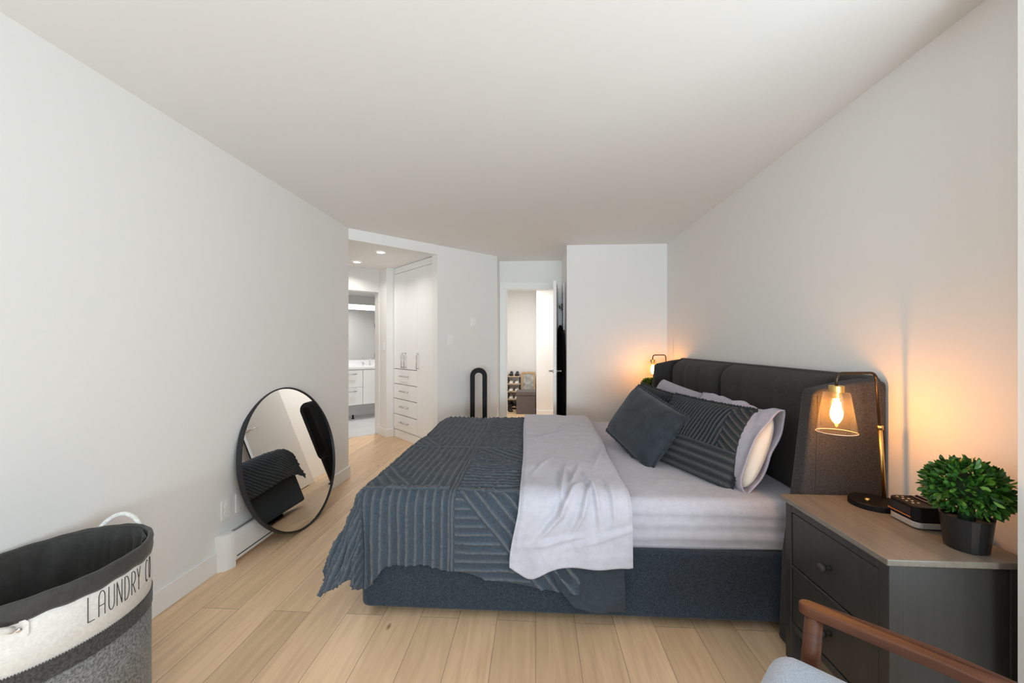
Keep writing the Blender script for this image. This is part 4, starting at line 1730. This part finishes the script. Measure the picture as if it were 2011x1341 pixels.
GL = {
    'L': [[(0, 1), (0, 0), (1, 0)]],
    'A': [[(0, 0), (0, 0.62)] + arcp(0.5, 0.72, 0.5, 0.28, 180, 0) + [(1, 0)], [(0, 0.42), (1, 0.42)]],
    'U': [[(0, 1), (0, 0.3)] + arcp(0.5, 0.3, 0.5, 0.3, 180, 360) + [(1, 1)]],
    'N': [[(0, 0), (0, 1), (1, 0.0), (1, 1)]],
    'D': [[(0, 0), (0, 1), (0.3, 1)] + arcp(0.3, 0.5, 0.7, 0.5, 90, -90) + [(0, 0)]],
    'R': [[(0, 0), (0, 1), (0.35, 1)] + arcp(0.35, 0.72, 0.65, 0.28, 90, -90) + [(0, 0.44)], [(0.35, 0.44), (1, 0)]],
    'Y': [[(0, 1), (0.5, 0.5), (1, 1)], [(0.5, 0.5), (0.5, 0)]],
    'C': [arcp(0.55, 0.5, 0.55, 0.5, 60, 300)],
    'O': [arcp(0.5, 0.5, 0.5, 0.5, 0, 360, 24)],
}
bm = bmn()
for ch, a0 in (('L', -12.6), ('A', -6.9), ('U', -1.2), ('N', 4.0), ('D', 9.6), ('R', 15.2), ('Y', 20.4), ('C', 31.0), ('O', 37.0)):
    for st in GL[ch]:
        stroke(bm, st, a0, 3.4)
build('lettering', bm, M['ink'], e, smooth=True)

# rope handles with riveted felt patches
for cdeg in (-68.0, 103.0):
    half = 24.0
    bm = bmn()
    pts = []
    for k in range(25):
        q = k / 24
        a = cdeg - half + 2 * half * q
        lift = sin(pi * q) ** 0.75
        z = 0.535 + 0.105 * lift * (1 if cdeg > 0 else 0.35)
        pts.append(on_oval(a, z, 0.013 + (0.0 if cdeg > 0 else 0.030 * lift)))
    tube(bm, pts, 0.009, 10)
    h_ = build('rope_handle', bm, M['rope'], e, smooth=True)
    for s in (-1, 1):
        a = cdeg + s * half
        bm = bmn()
        box_pts = []
        ring_ = []
        for da, z in ((-5.5, 0.500), (5.0, 0.500), (6.0, 0.508), (6.0, 0.540), (4.5, 0.549), (-5.5, 0.549)):
            ring_.append((bm.verts.new(on_oval(a + da, z, 0.0008)), bm.verts.new(on_oval(a + da, z, 0.005))))
        bm.faces.new([q[1] for q in ring_])
        for k in range(len(ring_)):
            j = (k + 1) % len(ring_)
            bm.faces.new((ring_[k][0], ring_[j][0], ring_[j][1], ring_[k][1]))
        build('handle_patch', bm, M['whitefelt'], h_)
        c = on_oval(a + (2 if cdeg < 0 else 0), 0.526, 0.005)
        n = Vector((c.x / HB ** 2, c.y / HA ** 2, 0)).normalized()
        bm = bmn()
        lathe(bm, [(0.0065, 0), (0.0060, 0.002), (0.003, 0.0035)], 16)
        Mr = basis(c, Vector((0, 0, 1)).cross(n), (0, 0, 1))
        for v in bm.verts: v.co = Mr @ v.co
        build('rivet', bm, M['chrome'], h_, smooth=True)

# ------------------------------------------------------------ armchair at the lower right
F = Vector((-0.725, 0.688, 0)).normalized()
Nn = Vector((-F.y, F.x, 0))           # towards the other arm
CM = basis(Vector((0.746, 1.159, 0)) + Nn * 0.30 - F * 0.26, -F, (0, 0, 1))
# local frame: x = backwards, y = up, z = x cross y
CM = basis(Vector((0.746, 1.159, 0)) + Nn * 0.31 - F * 0.26, F, Nn)   # x forward, y to the left arm, z up
e = empty('armchair', (0, 0, 0), 'walnut armchair with pale blue grey seat at the lower right corner', 'armchair', mat4=CM)


def cush(x0, x1, y0, y1, z0, z1, r, crown=0.02):
    bm = bmn()
    box(bm, x0, x1, y0, y1, z0, z1)
    bmesh.ops.subdivide_edges(bm, edges=bm.edges[:], cuts=24, use_grid_fill=True)
    cx_, cy_ = (x0 + x1) / 2, (y0 + y1) / 2
    for v in bm.verts:
        u = (v.co.x - cx_) / (x1 - x0) * 2; q = (v.co.y - cy_) / (y1 - y0) * 2
        rz_ = min(r, (z1 - z0) / 2 * 0.98)
        c = Vector((min(max(v.co.x, x0 + r), x1 - r), min(max(v.co.y, y0 + r), y1 - r), min(max(v.co.z, z0 + rz_), z1 - rz_)))
        d = v.co - c
        if d.length > 1e-6: v.co = c + d.normalized() * r * (1 if abs(d.z) < 1e-6 else min(1, rz_ / r * 1.0 if r > rz_ else 1))
        if v.co.z > (z0 + z1) / 2: v.co.z += crown * (1 - u * u) * (1 - q * q)
    return bm


o = build('seat_cushion', cush(-0.27, 0.322, -0.280, 0.280, 0.325, 0.480, 0.062, 0.012), M['seat'], e, smooth=True)
bm = bmn()
tube(bm, [(-0.2, -0.2805, 0.415)] + [(0.26 + 0.0625 * sin(a), -0.218 - 0.0625 * cos(a), 0.415) for a in [k * pi / 16 for k in range(9)]] + [(0.3225, 0.2, 0.415)], 0.0028, 8)
build('seat_piping', bm, M['seat'], o)
bk = cush(-0.07, 0.06, -0.27, 0.27, 0.0, 0.50, 0.04)
R = Matrix.Translation((-0.30, 0, 0.43)) @ Matrix.Rotation(radians(-16), 4, 'Y')
for v in bk.verts: v.co = R @ v.co
build('backrest', bk, M['seat'], e, smooth=True)
bm = bmn()
box(bm, -0.30, 0.27, -0.27, 0.27, 0.265, 0.322)
build('seat_frame', bm, M['walnut'], e, bevel=0.008)


def arm_pts():
    # outline of the arm in its own x (forward) / y (width): rounded tip, widening to the back
    pts = []
    for k in range(13):
        a = -pi / 2 + pi * k / 12
        pts.append((0.245 + 0.028 * cos(a) * 0.9, 0.022 * sin(a)))
    pts += [(0.0, 0.029), (-0.20, 0.032), (-0.34, 0.028), (-0.34, -0.028), (-0.20, -0.032), (0.0, -0.029)]
    return pts


for s in (-1, 1):
    bm = bmn()
    yc = s * 0.31
    op = arm_pts()
    for z in (0.572, 0.600):
        pass
    a = [bm.verts.new((x, yc + y, 0.574 - 0.03 * smooth01((-x) / 0.35))) for x, y in op]
    b2 = [bm.verts.new((x, yc + y, 0.602 - 0.03 * smooth01((-x) / 0.35))) for x, y in op]
    bm.faces.new(a[::-1]); bm.faces.new(b2)
    for i in range(len(op)):
        j = (i + 1) % len(op)
        bm.faces.new((a[i], a[j], b2[j], b2[i]))
    build('armrest', bm, M['walnut'], e, bevel=0.004, seg=2)
    bm = bmn()
    tube(bm, [(0.235, yc, 0.576), (0.243, yc, 0.45), (0.256, yc, 0.25), (0.285, yc * 1.02, 0.0)], [0.021, 0.022, 0.021, 0.013], 16)
    build('leg', bm, M['walnut'], e, smooth=True)
    bm = bmn()
    tube(bm, [(-0.29, yc, 0.548), (-0.27, yc, 0.40), (-0.30, yc, 0.25), (-0.40, yc * 1.02, 0.0)], [0.017, 0.020, 0.020, 0.013], 16)
    build('leg', bm, M['walnut'], e, smooth=True)

# ------------------------------------------------------------ entrance hall: ottoman, frame, shoe rack, shoes
e = empty('storage_ottoman', (-0.185, 7.70, 0), 'grey brown cube storage ottoman in the hall beyond the far doorway', 'ottoman')
bm = bmn(); box(bm, -0.18, 0.18, -0.18, 0.18, 0.0, 0.345); build('box', bm, M['ottoman'], e, bevel=0.006)
bm = bmn(); box(bm, -0.187, 0.187, -0.187, 0.187, 0.347, 0.425); build('lid', bm, M['ottoman'], e, bevel=0.012, seg=3)

fm = basis(Vector((-0.150, 8.14, 0.0)), (1, 0, 0), (0, 0.14, 1))
e = empty('picture_frame', (0, 0, 0), 'light wooden frame leaning behind the grey ottoman in the hall', 'picture frame', mat4=fm)
bm = bmn()
box(bm, -0.145, -0.110, 0.0, 0.755, 0, 0.025); box(bm, 0.110, 0.145, 0.0, 0.755, 0, 0.025)
box(bm, -0.110, 0.110, 0.715, 0.755, 0, 0.025); box(bm, -0.110, 0.110, 0.0, 0.04, 0, 0.025)
build('frame', bm, M['oak'], e, bevel=0.002, seg=1)
bm = bmn(); box(bm, -0.11, 0.11, 0.04, 0.715, 0.006, 0.010); build('picture', bm, paint('grey_print', (0.42, 0.41, 0.38), 0.4, var=0.45, vscale=9), e)

e = empty('shoe_rack', (-0.68, 8.18, 0), 'pale wooden shoe rack with five loaded shelves against the hall wall', 'shoe rack')
TZ = (0.06, 0.215, 0.37, 0.525, 0.68)
for z in TZ:
    bm = bmn(); box(bm, -0.366, 0.366, -0.14, 0.14, z - 0.018, z); build('shelf', bm, M['rackwood'], e)
for x in (-0.357, 0.12, 0.357):
    for y in (-0.13, 0.13):
        bm = bmn(); tube(bm, [(x, y, 0), (x, y, 0.70)], 0.006, 8); build('post', bm, M['blackm'], e)


def shoe_mesh(name, m, soleM):
    bm = bmn()
    L_ = 0.27
    secs = [(0.0, 0.030, 0.068), (0.04, 0.034, 0.085), (0.09, 0.034, 0.082), (0.14, 0.036, 0.062), (0.19, 0.042, 0.048), (0.235, 0.040, 0.038), (0.27, 0.020, 0.024)]
    rings = []
    for y, hw, ht in secs:
        rings.append([bm.verts.new((hw * cx_, -y + 0.135, 0.014 + (ht - 0.014) * cz_)) for cx_, cz_ in ((-1, 0), (-0.98, 0.45), (-0.7, 0.85), (0, 1), (0.7, 0.85), (0.98, 0.45), (1, 0))])
    for a, b in zip(rings, rings[1:]):
        for k in range(6):
            f = bm.faces.new((a[k], a[k + 1], b[k + 1], b[k]))
            f.material_index = 0
        bm.faces.new((a[6], a[0], b[0], b[6]))
    bm.faces.new(rings[0]); bm.faces.new(rings[-1][::-1])
    nf = len(bm.faces)
    prism(bm, [(-0.034, 0.137), (-0.036, 0.0), (-0.044, -0.06), (-0.040, -0.11), (-0.018, -0.139), (0.018, -0.139), (0.040, -0.11), (0.044, -0.06), (0.036, 0.0), (0.034, 0.137)], 0.0, 0.0145)
    bm.faces.ensure_lookup_table()
    for f in bm.faces[nf:]: f.material_index = 1
    me = bpy.data.meshes.new(name)
    bmesh.ops.recalc_face_normals(bm, faces=bm.faces[:])
    bm.to_mesh(me); bm.free()
    me.materials.append(m); me.materials.append(soleM)
    for p in me.polygons: p.use_smooth = p.material_index == 0
    return me


shoecol = {'white': (0.78, 0.77, 0.74), 'black': (0.012, 0.012, 0.014), 'grey': (0.20, 0.19, 0.18), 'cream': (0.62, 0.55, 0.40)}
SM = {}
sole = paint('white_rubber', (0.75, 0.74, 0.71), 0.6)
for k, c in shoecol.items():
    SM[k] = shoe_mesh('shoe', paint(k + '_shoe_leather', c, 0.6), sole if k != 'black' else M['black'])
rows = (('black', 'black', 'black', 'white', 'black', 'black'), ('black', 'white', 'black', 'black', 'white', 'white'),
        ('cream', 'cream', 'black', 'white', 'white', 'white'), ('grey', 'white', 'black', 'white', 'white', 'white'), ('grey', 'grey', 'white', 'white', 'black', 'black'))
ordn = ('lowest', 'second lowest', 'middle', 'second highest', 'top')
for r_, row in enumerate(rows):
    for i, k in enumerate(row):
        o = bpy.data.objects.new('shoe', SM[k])
        COL.objects.link(o)
        o.location = (-0.68 - 0.30 + i * 0.12, 8.17 + random.uniform(-0.008, 0.008), TZ[r_] + 0.0005)
        o.rotation_euler = (0, 0, random.uniform(-0.03, 0.03))
        setp(o, '%s shoe on the %s shelf of the shoe rack in the hall' % (k, ordn[r_]), 'shoe', '%s shoes on the %s rack shelf' % (k, ordn[r_]))
# pairs on the floor under / in front of the rack
for i, (x, y, a) in enumerate(((-0.63, 7.87, 0.3), (-0.51, 7.88, 0.25))):
    o = bpy.data.objects.new('shoe', SM['black'])
    COL.objects.link(o)
    o.location = (x, y, 0.0005); o.rotation_euler = (0, 0, a)
    setp(o, 'black shoe on the hall floor in front of the shoe rack', 'shoe', 'black shoes on the hall floor')
